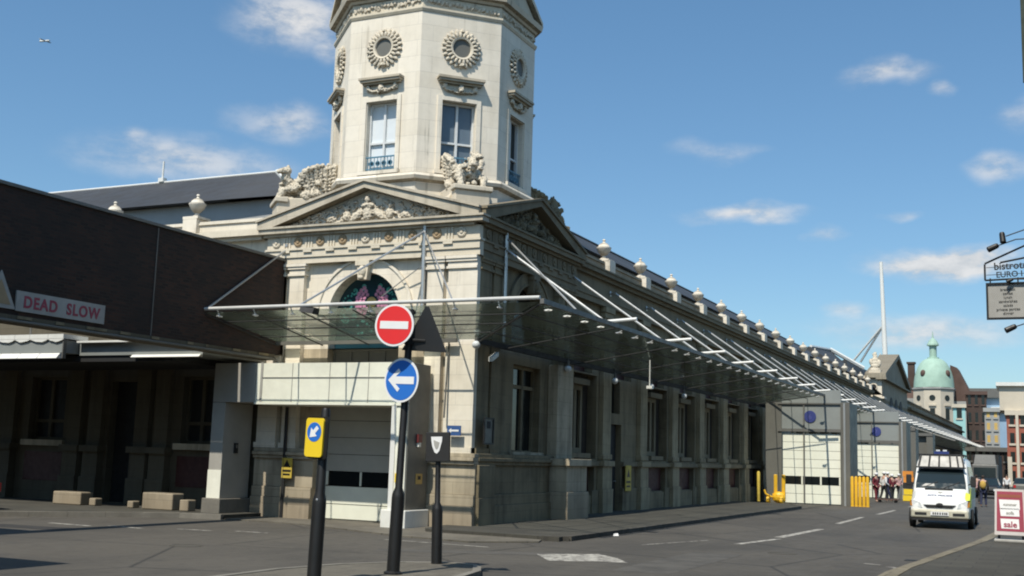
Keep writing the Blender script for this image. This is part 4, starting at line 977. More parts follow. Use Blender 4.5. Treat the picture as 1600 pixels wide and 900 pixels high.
# ================================================================== glazed loading bays on the long side
for i, (x0, x1, y, lb, zs_) in enumerate(((1.0, 4.62, 33.3, 'nearer grey loading bay with white roller door and blue roundel', (3.78, 5.2)), (2.05, 5.4, 51.4, 'farther grey loading bay with white roller door and blue roundel', (3.66, 4.95)))):
    lb_ = thing('loading_bay', lb, 'loading bay', ((x0+x1)/2, y, 0), 'loading bays on the long side')
    zt, zp = zs_; D = 2.4
    c0, c1 = (.75, .45) if i == 0 else (.55, .5)
    MB().box((x0-.35, y, 0), (x0+.5, y+D, zp+.1)).build('column', 'bay_grey', lb_, bevel=.01)
    MB().box((x1-.05, y-.1, 0), (x1+.42, y+D, zp+.1)).build('column', 'bay_grey', lb_, bevel=.01)
    MB().box((x1+.10, y-.16, 0), (x1+.2, y-.105, zp+.05)).build('post', 'steel', lb_)
    MB().box((x0+.3, y-.06, zt-.02), (x1+.3, y+.2, zt+.12)).build('beam', 'dull_steel', lb_)
    p_ = MB().box((x0+.5, y+.04, zt+.13), (x1-.05, y+.14, zp)).build('fascia_panel', 'bay_panel', lb_)
    MB().box((x0+.3, y-.05, zp-.0), (x1+.3, y+.2, zp+.07)).build('beam', 'dull_steel', lb_)
    MB().box((x0+.5, y+.05, zp+.08), (x1-.05, y+.14, zp+.75)).build('glass_fascia', 'bay_panel', lb_)
    mx = x0+.5+(x1-x0-.55)*.38
    MB().box((mx-.035, y-.02, .1), (mx+.035, y+.03, zp)).build('mullion', 'dull_steel', lb_)
    rc = ((x0+x1)/2+.18, y+.03, (zt+.13+zp)/2); MB().disc(rc, (0, -1, 0), .31, .03, 24).build('roundel', 'roundel_blue', p_)
    text_mesh('number', str(6+i), .36, 'roundel_light', p_, (rc[0], y-.004, rc[2]-.13), (1, 0, 0), (0, 0, 1), .006)
    dr = None
    zz = [.06, .55, 1.04] ; h = (zt-.05-1.5)/5
    mb = MB()
    for a, b_ in [(.05, .52), (.54, 1.0)]+[(1.44+h*k, 1.42+h*(k+1)) for k in range(5)]: mb.box((x0+.55, y+.06, a), (x1-.1, y+.11, b_))
    dr = mb.build('roller_door', 'door_white', lb_, weld=False)
    MB().box((x0+.55, y+.065, 1.01), (x1-.1, y+.1, 1.43)).build('door_window', 'dark_glass', dr)
    mb = MB()
    for k in range(4): u = x0+.58+(x1-x0-.72)*k/3; mb.box((u-.04, y+.05, 1.01), (u+.04, y+.064, 1.43))
    mb.build('door_mullion', 'door_white', dr, weld=False)
for y in (60, 73):
    o = thing('loading_bay', 'dark open bay farther along under the canopy, %s' % ('just behind the police van' if y == 60 else 'last before the gateway'), 'loading bay', (3, y, 0), 'loading bays on the long side')
    MB().box((2.2, y, 0), (2.9, y+2, 4.9)).build('column', 'bay_grey', o); MB().box((5.0, y, 0), (5.5, y+2, 4.9)).build('column', 'bay_grey', o); MB().box((2.9, y+.3, 0), (5.0, y+.5, 4.7)).build('roller_door', 'bay_grey', o); MB().box((2.2, y-.05, 4.72), (5.5, y+.25, 4.95)).build('beam', 'dull_steel', o)

# yellow bollards, pallet truck, guard rail
YB = ['yellow steel bollard, leftmost of the row between the loading bays', 'second yellow bollard of the row between the loading bays', 'middle yellow bollard of the row between the loading bays', 'fourth yellow bollard of the row, nearly behind the fifth', 'last yellow bollard of the row, next to the porters']
b0 = None
for k in range(5):
    loc = (5.16+.19*k, 32.95+.03*(k % 2), 0)
    if b0 is None:
        b0 = thing('bollard', YB[0], 'bollard', loc, 'yellow bollards between the two loading bays')
        MB().lathe(loc, [(.082, 0), (.082, 1.45), (.06, 1.51), (.0, 1.53)], 14).build('post', 'yellow_paint', b0, smooth='auto'); MB().lathe(loc, [(.093, 0), (.093, .03), (.082, .04)], 12).build('base_plate', 'yellow_paint', b0)
    else: c = copy_tree(b0); c.location = loc; c['label'] = YB[k]
c = copy_tree(b0); c.location = (.75, 31.2, .11); c['label'] = 'single dull yellow bollard in the shade left of the nearer loading bay'; del c['group']
for ch in [o_ for o_ in COL.objects if o_.parent == c]:
    ch.data = ch.data.copy(); ch.data.materials[0] = M['faded_yellow']  # duller yellow puts the bollard's shade into its paint
pt = thing('pallet_truck', 'yellow hand pallet truck parked upright before the nearer loading bay', 'pallet truck', (1.85, 31.2, 0))
for x in (1.62, 2.02): MB().box((x-.09, 31.2, .12), (x+.09, 31.32, 1.5)).build('fork', 'yellow_paint', pt, bevel=.03)
mb = MB(); mb.box((1.5, 31.05, .2), (2.14, 31.198, .55)); mb.blob((1.82, 31.1, .35), (.34, .2, .30)); mb.build('chassis', 'yellow_paint', pt, weld=False)
for x in (1.30, 1.98): MB().lathe((x-.09, 31.0, .20), [(.06, 0), (.2, .02), (.2, .16), (.06, .18)], 14, (1, 0, 0)).build('wheel', 'yellow_paint', pt)
MB().path([(1.5, 31.0, .35), (1.2, 30.9, .5), (1.12, 30.9, .72)], .05).build('tow_handle', 'yellow_paint', pt)

# ---- small signs on the walls
def board(name, label, cat, F, u, z, w, h, d0, mat, frame=None):
    o = thing(name, label, cat, F.p(u, d0, z)); MB().fb(F, u-w/2, u+w/2, d0, d0+.02, z-h/2, z+h/2).build('sign_board', mat, o)
    if frame:
        mb = MB(); e = .04
        for a in ((u-w/2-e, u-w/2, z-h/2-e, z+h/2+e), (u+w/2, u+w/2+e, z-h/2-e, z+h/2+e), (u-w/2, u+w/2, z-h/2-e, z-h/2), (u-w/2, u+w/2, z+h/2, z+h/2+e)): mb.fb(F, a[0], a[1], d0, d0+.05, a[2], a[3])
        mb.build('frame', frame, o, weld=False)
    return o
def tri(F, u, z, s, d, mat, parent, name='symbol'): return MB().fprism(F, [(u-s/2, z), (u+s/2, z), (u, z+s*.87)], d, d+.005).build(name, mat, parent)
ms = board('warning_notice', 'yellow notice with black triangle on the sunlit stone left of the roller door', 'notice', FL, 5.78, 1.47, .36, .58, .345, 'faded_yellow')
tri(FL, 5.78, 1.50, .24, .366, 'black_paint', ms); MB().fb(FL, 5.63, 5.93, .366, .371, 1.36, 1.42).build('text_line', 'black_paint', ms); MB().fb(FL, 5.66, 5.90, .366, .371, 1.26, 1.31).build('text_line', 'black_paint', ms)
ms = board('warning_notice', 'yellow notice with black triangle in the shade beside the black side door', 'notice', F2, 13.35, 1.32, .62, .95, .14, 'faded_yellow')
tri(F2, 13.35, 1.36, .34, .161, 'black_paint', ms); MB().fb(F2, 13.12, 13.58, .161, .166, 1.14, 1.22).build('text_line', 'black_paint', ms); MB().fb(F2, 13.15, 13.55, .161, .166, .98, 1.05).build('text_line', 'black_paint', ms)
ms = board('warning_notice', 'tiny yellow notice high on the shaded corner beside the notice case', 'notice', FR, 1.25, 2.55, .3, .45, .05, 'sign_yellow'); tri(FR, 1.25, 2.55, .16, .071, 'black_paint', ms)
ms = thing('warning_notice', 'small yellow notice on the sunlit front of the right portal column', 'notice', (-1.36, -PD, 1.4)); MB().box((-1.42, -PD-.012, 1.22), (-1.22, -PD+.019, 1.46)).build('sign_board', 'sign_yellow', ms); MB().prism([(-1.37, -PD-.013, 1.36), (-1.27, -PD-.013, 1.36), (-1.32, -PD-.013, 1.44)], (0, -.004, 0)).build('symbol', 'black_paint', ms)
ms = thing('warning_notice', 'faded yellow notice on the grey side of the right portal column', 'notice', (-1.1, -.7, 1.3)); MB().box((-1.098, -.95, 1.18), (-1.085, -.6, 1.46)).build('sign_board', 'brass', ms); MB().box((-1.084, -.85, 1.30), (-1.078, -.7, 1.40)).build('symbol', 'black_paint', ms)
ms = thing('direction_sign', 'small blue sign with a white arrow on the sunlit corner pier', 'sign', (-.3, -.36, 2.65))
MB().box((-.48, -.40, 2.52), (-.06, -.37, 2.79)).build('sign_board', 'dim_blue', ms); MB().prism([(-.43, -.402, 2.655), (-.35, -.402, 2.72), (-.35, -.402, 2.68), (-.12, -.402, 2.68), (-.12, -.402, 2.63), (-.35, -.402, 2.63), (-.35, -.402, 2.59)], (0, -.005, 0)).build('arrow', 'sign_white', ms)  # darker blue, the sign's partial shade put into its colour
nb = board('notice_case', 'black framed notice case on the shaded side of the corner pier', 'notice case', FR, .45, 2.68, .52, .66, .35, 'bay_grey', 'black_paint')
MB().fb(FR, .33, .57, .371, .374, 2.75, 2.95).build('poster', 'black_soft', nb)

# ================================================================== signs on the island
def tilt(root, deg, ax): root.rotation_euler = Matrix.Rotation(math.radians(deg), 3, Vector(ax)).to_euler()
def sign_disc(name, parent, c, nrm, r, rim, face, back='dull_steel'):
    nrm = Vector(nrm).normalized(); c = Vector(c)
    o = MB().disc(c, nrm, r, .012, 40).build(name, rim, parent)
    MB().disc(c+nrm*.013, nrm, r*.90, .003, 40).build('sign_face', face, o)
    MB().disc(c-nrm*.006, nrm, r, .005, 40).build('back_plate', back, o); return o
sx_ = (rt - fw*rt.dot(fw))     # sign posts lean a little along the street
B = Vector((4.99, -12.16, .09))
sp_ = thing('sign_post', 'tall black post on the island with a no entry disc above a blue arrow disc', 'sign post', B)
mb = MB(); mb.lathe(B, [(.105, 0), (.105, 1.20), (.10, 1.26), (.062, 1.36), (.058, 4.25)], 16); mb.build('pole', 'black_paint', sp_, smooth='auto')
mb = MB(); mb.lathe(B, [(.15, 0), (.15, .03), (.11, .05)], 16); mb.build('base_plate', 'black_paint', sp_)
n1 = Vector((.10, -.99, 0)).normalized(); c1 = B+Vector((-.07, -.37, 3.95)); nu = Vector((-n1.y, n1.x, 0))
ne = sign_disc('no_entry_sign', sp_, c1, n1, .345, 'sign_white', 'sign_red'); ne['label'] = 'red no entry disc with white bar and white rim'
MB().hexa([c1+n1*d+nu*u+Vector((0, 0, z)) for d, z in ((.0165, -.062), (.0165, .062)) for d, u in ((d, -.25), (d, .25), (d+.004, .25), (d+.004, -.25))]).build('white_bar', 'sign_white', ne)
n2 = Vector((-.16, -.985, 0)).normalized(); c2 = B+Vector((-.02, -.11, 3.08)); nu2 = Vector((-n2.y, n2.x, 0))
ar = sign_disc('arrow_sign', sp_, c2, n2, .36, 'sign_white', 'sign_blue'); ar['label'] = 'blue disc with a white arrow pointing left'
A = [(-.27, 0), (-.06, .19), (-.02, .14), (-.115, .06), (.27, .06), (.27, -.06), (-.115, -.06), (-.02, -.14), (-.06, -.19)]
MB().prism([c2+n2*.0165+nu2*u+Vector((0, 0, z)) for u, z in A], n2*.004).build('arrow', 'sign_white', ar)
n3 = Vector((-.42, .91, 0)).normalized(); c3 = B+Vector((.22, .14, 3.58)); nu3 = Vector((-n3.y, n3.x, 0))
tb = MB().prism([c3+nu3*u+Vector((0, 0, z)) for u, z in ((-.37, .0), (.37, 0), (.03, .74), (-.03, .74))], n3*.015).build('triangle_sign', 'black_paint', sp_); tb['label'] = 'black back of a triangular sign facing away'
MB().prism([c3+n3*.0155+nu3*u+Vector((0, 0, z)) for u, z in ((-.30, .05), (.30, .05), (0, .62))], n3*.003).build('sign_face', 'sign_white', tb)
mb = MB()
for z in (3.7, 4.2, 3.2, 2.95): mb.lathe(B+Vector((0, 0, z-.02)), [(.08, 0), (.08, .05)], 12)
mb.tube(B+Vector((0, 0, 3.75)), c3+Vector((0, 0, .17)), .025, 6); mb.tube(B+Vector((0, 0, 4.2)), c1-n1*.01+Vector((0, 0, .2)), .025, 6); mb.tube(B+Vector((0, 0, 3.72)), c1-n1*.01+Vector((0, 0, -.25)), .025, 6); mb.tube(B+Vector((0, 0, 3.2)), c2-n2*.01, .025, 6)
mb.build('clamp', 'black_soft', sp_, weld=False)
tilt(sp_, 1.7, Vector((0, 1, 0)))

B = Vector((4.75, -14.0, .09))
kl = thing('sign_post', 'thick black post on the island with a yellow keep left plate', 'sign post', B)
MB().lathe(B, [(.105, 0), (.105, 1.14), (.10, 1.2), (.070, 1.3), (.068, 2.50), (.05, 2.54)], 16).build('pole', 'black_paint', kl, smooth='auto')
MB().blob(B+Vector((.02, -.10, 1.2)), (.02, .012, .02), None, 1).build('bolt', 'steel', kl)
nk = Vector((-.16, -.985, 0)).normalized(); uk = Vector((-nk.y, nk.x, 0)); ck = B+Vector((-.085, -.10, 2.10))
def rrect(w, h, r, n=5):
    out = []
    for cx, cy, a0 in ((w-r, h-r, 0), (-w+r, h-r, PI/2), (-w+r, -h+r, PI), (w-r, -h+r, 1.5*PI)):
        out += [(cx+r*math.cos(a0+i*PI/2/n), cy+r*math.sin(a0+i*PI/2/n)) for i in range(n+1)]
    return out
pl = MB().prism([ck+uk*u+Vector((0, 0, z)) for u, z in rrect(.175, .285, .05)], nk*.03).build('keep_left_plate', 'sign_yellow', kl); pl['label'] = 'upright yellow plate with a blue disc and white arrow'
MB().prism([ck-nk*.012+uk*(u+.05)+Vector((0, 0, z)) for u, z in rrect(.20, .31, .05)], nk*.010).build('back_board', 'black_paint', kl)
MB().disc(ck+nk*.031+Vector((0, 0, .08)), nk, .142, .003, 32).build('blue_disc', 'sign_blue', pl)
ca_, sa_ = math.cos(math.radians(-135)), math.sin(math.radians(-135))
A2 = [(.115, 0), (.0, .085), (.0, .03), (-.10, .03), (-.10, -.03), (.0, -.03), (.0, -.085)]
MB().prism([ck+nk*.035+uk*(u*ca_-z*sa_)+Vector((0, 0, .08+u*sa_+z*ca_)) for u, z in A2], nk*.003).build('arrow', 'sign_white', pl)
mb = MB(); mb.tube(B+Vector((0, 0, 2.25)), ck-nk*.01+Vector((0, 0, .15)), .025, 6); mb.tube(B+Vector((0, 0, 1.95)), ck-nk*.01-Vector((0, 0, .15)), .025, 6); mb.build('bracket', 'black_soft', kl, weld=False)
tilt(kl, 1.3, (0, 1, 0))

B = Vector((4.67, -10.14, .09))
sb = thing('sign_post', 'short black post on the island carrying a square board with white shield', 'sign post', B)
MB().lathe(B, [(.095, 0), (.095, .92), (.09, .98), (.050, 1.06), (.047, 1.86)], 14).build('pole', 'black_paint', sb, smooth='auto')
bd = MB().box(B+Vector((-.21, -.09, 1.78)), B+Vector((.27, -.04, 2.30))).build('board', 'black_soft', sb, bevel=.012)
SH = [(-.085, .42), (.14, .42), (.135, .34), (.085, .17), (.035, .12), (-.01, .14), (-.06, .25), (-.08, .36)]
e = MB().prism([B+Vector((u-.01, -.095, 1.80+z)) for u, z in SH], (0, -.006, 0)).build('shield_emblem', 'sign_white', bd)
MB().prism([B+Vector((u*.55+.005, -.102, 1.80+.13+z*.55)) for u, z in SH[:1]+SH[2:]], (0, -.003, 0)).build('shield_mark', 'grey_sign', e)
mb = MB(); mb.lathe(B+Vector((0, 0, 1.8)), [(.06, 0), (.06, .4)], 10); mb.build('clamp', 'black_soft', sb)
tilt(sb, -1.5, (0, 1, 0))

# ================================================================== police van
VW = Vector((10.98, 13.9, 0)); vn = thing('police_van', 'white police van with raised mesh screen guard driving towards the camera', 'van', VW)
def vb(mb, name, mat, parent=vn, **k): return mb.build(name, mat, parent, **k)
def V(x, y, z): return VW+Vector((x, y, z))
hw_ = .965
def loft(mb, secs):   # sections: list of (y, half width, z0, z1, shoulder inset)
    prev = None
    for y, w, z0, z1, ins in secs:
        r = .14; pts = [(-w+.03, z0), (w-.03, z0), (w, z0+.1), (w, z0+(z1-z0)*.55), (w-ins, z1-.12), (w-ins-.12, z1), (-w+ins+.12, z1), (-w+ins, z1-.12), (-w, z0+(z1-z0)*.55), (-w, z0+.1)]
        vs = [mb.bm.verts.new(V(x, y, z)) for x, z in pts]
        if prev:
            for i in range(len(vs)): mb.bm.faces.new((prev[i], prev[(i+1) % len(vs)], vs[(i+1) % len(vs)], vs[i]))
        else: mb.bm.faces.new(vs[::-1])
        prev = vs
    mb.bm.faces.new(prev); return mb
body = vb(loft(MB(), [(.02, .86, .50, .86, .05), (.10, .93, .42, 1.03, .04), (.55, .96, .38, 1.20, .05), (.86, .965, .36, 1.30, .06), (1.02, .965, .36, 1.52, .09), (1.50, .965, .36, 2.10, .13), (1.72, .965, .36, 2.36, .15), (2.1, .965, .36, 2.44, .15), (5.4, .965, .36, 2.44, .15), (5.62, .93, .40, 2.36, .17)]), 'body', 'van_white', smooth='auto')
# windscreen
mb = MB(); mb.face([V(-.82, .885, 1.35), V(.82, .885, 1.35), V(.82, 1.0, 1.525), V(-.82, 1.0, 1.525)]); mb.face([V(-.82, 1.0, 1.525), V(.82, 1.0, 1.525), V(.735, 1.42, 2.03), V(-.735, 1.42, 2.03)]); vb(mb, 'windscreen', 'screen_glass')
mb = MB(); mb.face([V(-.62, .92, 1.42), V(-.20, .92, 1.42), V(-.22, .975, 1.505), V(-.5, .975, 1.505)]); vb(mb, 'dashboard_papers', 'grey_sign')
mb = MB(); mb.box(V(-.52, .80, 1.30), V(.40, .90, 1.345)); mb.tube(V(-.6, .88, 1.36), V(-.1, 1.02, 1.58), .012, 5); mb.tube(V(.1, .88, 1.36), V(.62, 1.02, 1.58), .012, 5); vb(mb, 'wiper', 'black_soft', weld=False)
# raised mesh guard above the screen
gd = vb(MB().hexa([V(-.78, 1.26, 2.10), V(.78, 1.26, 2.10), V(.78, 1.36, 2.10), V(-.78, 1.36, 2.10), V(-.70, 1.50, 2.50), V(.70, 1.50, 2.50), V(.70, 1.60, 2.50), V(-.70, 1.60, 2.50)]), 'screen_guard', 'grey_sign')
mb = MB()
for u in (-.74, -.40, -.06, .32, .58, .76): mb.hexa([V(u-.03, 1.22, 2.10), V(u+.03, 1.22, 2.10), V(u+.03, 1.258, 2.10), V(u-.03, 1.258, 2.10), V(u*.9-.03, 1.46, 2.50), V(u*.9+.03, 1.46, 2.50), V(u*.9+.03, 1.498, 2.50), V(u*.9-.03, 1.498, 2.50)])
mb.box(V(-.82, 1.22, 2.045), V(.82, 1.30, 2.095)); mb.box(V(-.76, 1.46, 2.505), V(.76, 1.58, 2.54)); vb(mb, 'guard_bar', 'black_soft', gd, weld=False)
mb = MB()
for y in (1.7, 2.6, 3.5, 4.4, 5.2): mb.tube(V(-.74, y, 2.53), V(.74, y, 2.53), .02, 5)
for x in (-.74, .74): mb.tube(V(x, 1.65, 2.53), V(x, 5.3, 2.53), .022, 5); [mb.tube(V(x, y, 2.42), V(x, y, 2.53), .018, 5) for y in (1.8, 3.5, 5.2)]
vb(mb, 'roof_rack', 'black_soft', weld=False)
lbx = vb(MB().box(V(-.25, 1.75, 2.545), V(.25, 1.95, 2.64)), 'beacon_bar', 'navy')
mb = MB(); mb.box(V(-.18, 1.8, 2.645), V(-.05, 1.9, 2.70)); mb.box(V(.05, 1.8, 2.645), V(.18, 1.9, 2.70)); vb(mb, 'beacon', 'lamp_lens', lbx, weld=False)
# nose: grille, lamps, bumper, plate, crest and lettering
mb = MB(); mb.prism([V(-.52, -.005, .80), V(.52, -.005, .80), V(.40, -.005, .70), V(-.40, -.005, .70)], (0, .05, 0)); mb.blob(V(0, -.01, .80), (.12, .03, .07), None, 2); vb(mb, 'grille', 'black_soft', weld=False)
for s in (-1, 1):
    h = vb(MB().hexa([V(s*.56, -.0, .70), V(s*.87, .04, .72), V(s*.87, .12, .72), V(s*.56, .1, .70), V(s*.62, .005, .86), V(s*.90, .06, .97), V(s*.90, .16, .97), V(s*.62, .1, .86)]), 'headlight', 'lamp_lens')
    vb(MB().hexa([V(s*.885, .02, .74), V(s*.955, .12, .76), V(s*.955, .2, .76), V(s*.885, .14, .74), V(s*.905, .05, .92), V(s*.962, .16, .94), V(s*.962, .24, .94), V(s*.905, .14, .92)]), 'indicator', 'amber', h)
    m_ = vb(MB().box(V(s*1.06-.09, .98, 1.42), V(s*1.06+.09, 1.08, 1.80)), 'door_mirror', 'black_soft', bevel=.03); vb(MB().tube(V(s*.9, 1.1, 1.5), V(s*1.0, 1.05, 1.52), .025, 6), 'mirror_arm', 'black_soft', m_)
    for y in (.98, 4.55):
        w_ = MB().lathe(V(s*.95-.11, y, .335), [(.20, 0), (.33, .02), (.335, .11), (.33, .20), (.20, .22)], 20, (1, 0, 0)); w_ = vb(w_, 'wheel', 'rubber', smooth='auto'); vb(MB().lathe(V(s*.95-.115, y, .335), [(.05, 0), (.19, .008), (.19, .222), (.05, .23)], 16, (1, 0, 0)), 'hub', 'steel', w_)
bp = vb(MB().hexa([V(-.93, -.06, .36), V(.93, -.06, .36), V(.97, .45, .34), V(-.97, .45, .34), V(-.90, -.05, .64), V(.90, -.05, .64), V(.975, .45, .66), V(-.975, .45, .66)]), 'bumper', 'van_cream', bevel=.05)
mb = MB(); mb.box(V(-.80, -.075, .46), V(-.42, -.061, .54)); mb.box(V(.42, -.075, .46), V(.80, -.061, .54)); mb.box(V(-.9, -.03, .27), V(.9, .3, .345)); vb(mb, 'air_intake', 'black_soft', bp, weld=False)
np_ = vb(MB().box(V(-.29, -.085, .45), V(.29, -.066, .575)), 'number_plate', 'sign_white', bp)
mb = MB()
for i, u in enumerate((-.2, -.13, -.06, .02, .1, .17, .23)): mb.box(V(u-.022, -.089, .475), V(u+.022, -.087, .55))
vb(mb, 'plate_characters', 'black_soft', np_, weld=False).name = 'plate_lettering'
def hood(u, t): y = .10+.76*t; z = 1.03+.27*t; return V(u, y, z+.012)
sl_ = (V(0, .86, 1.30)-V(0, .10, 1.03)).normalized()
text_mesh('lettering', 'CITY POLICE', .135, 'navy', body, V(0, .24, 1.105), (1, 0, 0), sl_, .004, 'CENTER', 1.05, .004)
MB().prism([V(x_, .52, 1.185)+sl_*z_ for x_, z_ in ((-.08, .12), (.08, .12), (.07, .04), (0, -.04), (-.07, .04))], Vector((0, -.006, .012))).build('crest', 'grey_sign', body)
mb = MB(); mb.hexa([V(.80, .11, .98), V(.955, .20, .98), V(.955, .3, .98), V(.8, .3, .98), V(.83, .58, 1.235), V(.962, .62, 1.18), V(.962, .7, 1.18), V(.83, .7, 1.245)]); mb.hexa([V(.958, .35, .72), V(.968, .35, .72), V(.974, 1.5, .72), V(.966, 1.5, .72), V(.958, .40, 1.12), V(.966, .40, 1.12), V(.974, 1.5, 1.40), V(.966, 1.5, 1.40)]); vb(mb, 'reflective_corner', 'fluoro', weld=False)
# checked side, windows, doors
for s in (1, -1):
    mb, mb2 = MB(), MB()
    for i in range(8):
        for j in range(2): (mb if (i+j) % 2 else mb2).box(V(s*.968, 1.55+i*.5, .98+j*.2), V(s*.974, 2.05+i*.5, 1.18+j*.2))
    vb(mb, 'checker_blue', 'sign_blue', weld=False); vb(mb2, 'checker_yellow', 'fluoro', weld=False)
    mb = MB()
    for a, b_ in ((1.55, 2.35), (2.5, 3.6), (3.7, 4.6), (4.7, 5.45)): mb.hexa([V(s*.95, a, 1.50), V(s*.95, b_, 1.50), V(s*.958, b_, 1.5), V(s*.958, a, 1.5), V(s*.845, a+(.15 if a < 2 else 0), 2.12), V(s*.845, b_, 2.12), V(s*.86, b_, 2.12), V(s*.86, a+(.15 if a < 2 else 0), 2.12)])
    vb(mb, 'side_windows', 'screen_glass', weld=False).name = 'side_glazing'
    mb = MB(); mb.box(V(s*.966, 2.42, .5), V(s*.970, 2.435, 2.1)); mb.box(V(s*.966, 1.30, .5), V(s*.970, 1.312, 1.6)); mb.box(V(s*.966, 3.64, .5), V(s*.970, 3.655, 2.1)); vb(mb, 'door_shut_line', 'black_soft', weld=False)
vn.rotation_euler.z = math.radians(1.5)

# ================================================================== people
def figure(label, loc, rz, top, legs, hat=None, hair='hair', stride=.18, arm=.0, h=1.72, group=None, hold=None, bag=None):
    o = thing('person', label, 'person', loc, group)
    k = h/1.72
    def skinmesh(name, verts, edges, mat, par):
        me = bpy.data.meshes.new(name); me.from_pydata([Vector(v[:3])*k for v in verts], edges, []); ob = bpy.data.objects.new(name, me); COL.objects.link(ob); ob.parent = par
        md = ob.modifiers.new('skin', 'SKIN'); sv = me.skin_vertices[0].data
        for i, v in enumerate(verts): sv[i].radius = (v[3]*k, (v[4] if len(v) > 4 else v[3])*k); sv[i].use_root = (i == 0)
        sb_ = ob.modifiers.new('sub', 'SUBSURF'); sb_.levels = sb_.render_levels = 1; me.materials.append(M[mat]); return ob
    st = stride
    J = [(0, 0, .93, .14, .11), (0, .01, 1.15, .14, .10), (0, 0, 1.38, .16, .10), (0, -.01, 1.50, .06), (0, -.03, 1.60, .085, .10), (0, -.02, 1.71, .06, .07),
         (-.10, 0, .88, .085), (-.11, -st*.4, .50, .058), (-.12, st*.3-.1, .09, .045), (-.12, st*.3-.24, .03, .04, .03), (.10, 0, .88, .085), (.11, st*.3, .50, .058), (.12, st*.9, .10, .045), (.12, st*.9-.13, .03, .04, .03),
         (-.20, 0, 1.42, .058), (-.25, .06, 1.13, .042), (-.24, -.10-arm, .92+arm*.6, .034), (-.235, -.15-arm, .83+arm*.7, .030, .018), (.20, 0, 1.42, .058), (.25, .04, 1.13, .042), (.24, -.06-arm, .92+arm*.6, .034), (.235, -.10-arm, .83+arm*.7, .030, .018)]
    E_ = [(0, 1), (1, 2), (2, 3), (3, 4), (4, 5), (0, 6), (6, 7), (7, 8), (8, 9), (0, 10), (10, 11), (11, 12), (12, 13), (2, 14), (14, 15), (15, 16), (16, 17), (2, 18), (18, 19), (19, 20), (20, 21)]
    skinmesh('body', J, E_, 'skin', o)
    g_ = lambda ids, add: [(*J[i][:3], J[i][3]+add, (J[i][4] if len(J[i]) > 4 else J[i][3])+add) for i in ids]
    skinmesh('trousers', g_([0, 6, 7, 8, 10, 11, 12], .018), [(0, 1), (1, 2), (2, 3), (0, 4), (4, 5), (5, 6)], legs, o)
    skinmesh('jacket', [(0, 0, .84, .175, .13)]+g_([1, 2], .022)+g_([14, 15, 16, 18, 19, 20], .018), [(0, 1), (1, 2), (2, 3), (3, 4), (4, 5), (2, 6), (6, 7), (7, 8)], top, o)
    mb = MB()
    if hat: mb.lathe((0, -.02*k, 1.66*k), [(.12*k, -.01), (.12*k, .05*k), (.11*k, .10*k), (.05*k, .13*k)], 12)
    else: mb.blob((0, .005*k, 1.665*k), (.098*k, .115*k, .10*k), None, 2)
    mb.build('hat' if hat else 'hair', hat or hair, o, local=True, smooth=True)
    if bag: MB().blob((0, .20*k, 1.22*k), (.17*k, .11*k, .24*k), None, 2).build('backpack', bag, o, local=True, smooth=True)
    o.rotation_euler.z = rz; return o
GP = 'market porters by the farther loading bay'
for lb, loc, rz, a_, b_, hat in (('porter in white hat and white top with dark red overall, nearest the yellow bollards', (4.98, 43.0, 0), 1.1, 'cloth_red', 'cloth_red', 'cloth_white'),
        ('porter in a navy coat and white hat, standing between the red and white coats', (5.18, 46.8, 0), -1.6, 'cloth_navy', 'cloth_navy', 'cloth_white'),
        ('porter in a long white coat and white hat at the middle of the group', (5.22, 44.6, 0), 2.4, 'cloth_white', 'cloth_dark', 'cloth_white'),
        ('porter in a flesh pink top and dark trousers beside the white coat', (5.58, 48.8, 0), .8, 'cloth_pink', 'cloth_dark', 'cloth_white'),
        ('porter in a dark red coat and white hat, closest to the van', (5.62, 45.2, 0), -2.2, 'cloth_red', 'cloth_dark', 'cloth_white')):
    figure(lb, loc, rz, a_, b_, hat, h=random.uniform(1.55, 1.72), stride=random.uniform(.05, .3), arm=random.uniform(.05, .3))
for lb, loc, rz, a_, b_, bag in (('pedestrian with a large yellow backpack walking away, beyond the van', (10.9, 42, 0), PI, 'cloth_dark', 'cloth_navy', 'cloth_yellow'),
        ('pedestrian in a pink top walking left of the yellow backpack', (10.2, 48, 0), PI-.3, 'cloth_pink', 'cloth_dark', None),
        ('pedestrian in a white shirt far down the street by the red building', (11.0, 74, 0), 0, 'cloth_white', 'cloth_dark', None)):
    figure(lb, loc, rz, a_, b_, None, bag=bag, stride=.35)
# handcart, crates near the porters
oc = thing('crate_stack', 'orange and yellow plastic crates stacked between the porters and the van', 'crates', (6.25, 47.5, 0))
for i, (z, mt) in enumerate(((.02, 'sign_yellow'), (.40, 'sign_yellow'), (.78, 'black_soft'), (1.14, 'orange'), (1.5, 'orange'))):
    mb = MB(); x0, y0 = 6.0+.05*(i % 2), 47.2; mb.box((x0, y0, z), (x0+.62, y0+.45, z+.05))
    for a, b_ in (((x0, y0), (x0+.62, y0+.03)), ((x0, y0+.42), (x0+.62, y0+.45)), ((x0, y0+.03), (x0+.03, y0+.42)), ((x0+.59, y0+.03), (x0+.62, y0+.42))): mb.box((*a, z+.05), (*b_, z+.34))
    mb.build('crate', mt, oc, weld=False)
tr_ = thing('trolley', 'low flat porter trolley standing in front of the porters', 'trolley', (5.8, 42.4, 0))
MB().box((5.1, 42.1, .16), (6.3, 42.7, .22)).build('deck', 'tile_brown', tr_)
for x in (5.25, 6.15):
    for y in (42.15, 42.6): MB().lathe((x, y, .085), [(.03, 0), (.08, .01), (.08, .05), (.03, .06)], 10, (0, 1, 0)).build('wheel', 'rubber', tr_)
MB().path([(6.28, 42.15, .2), (6.45, 42.15, .95), (6.45, 42.65, .95), (6.28, 42.65, .2)], .02).build('handle', 'steel', tr_)

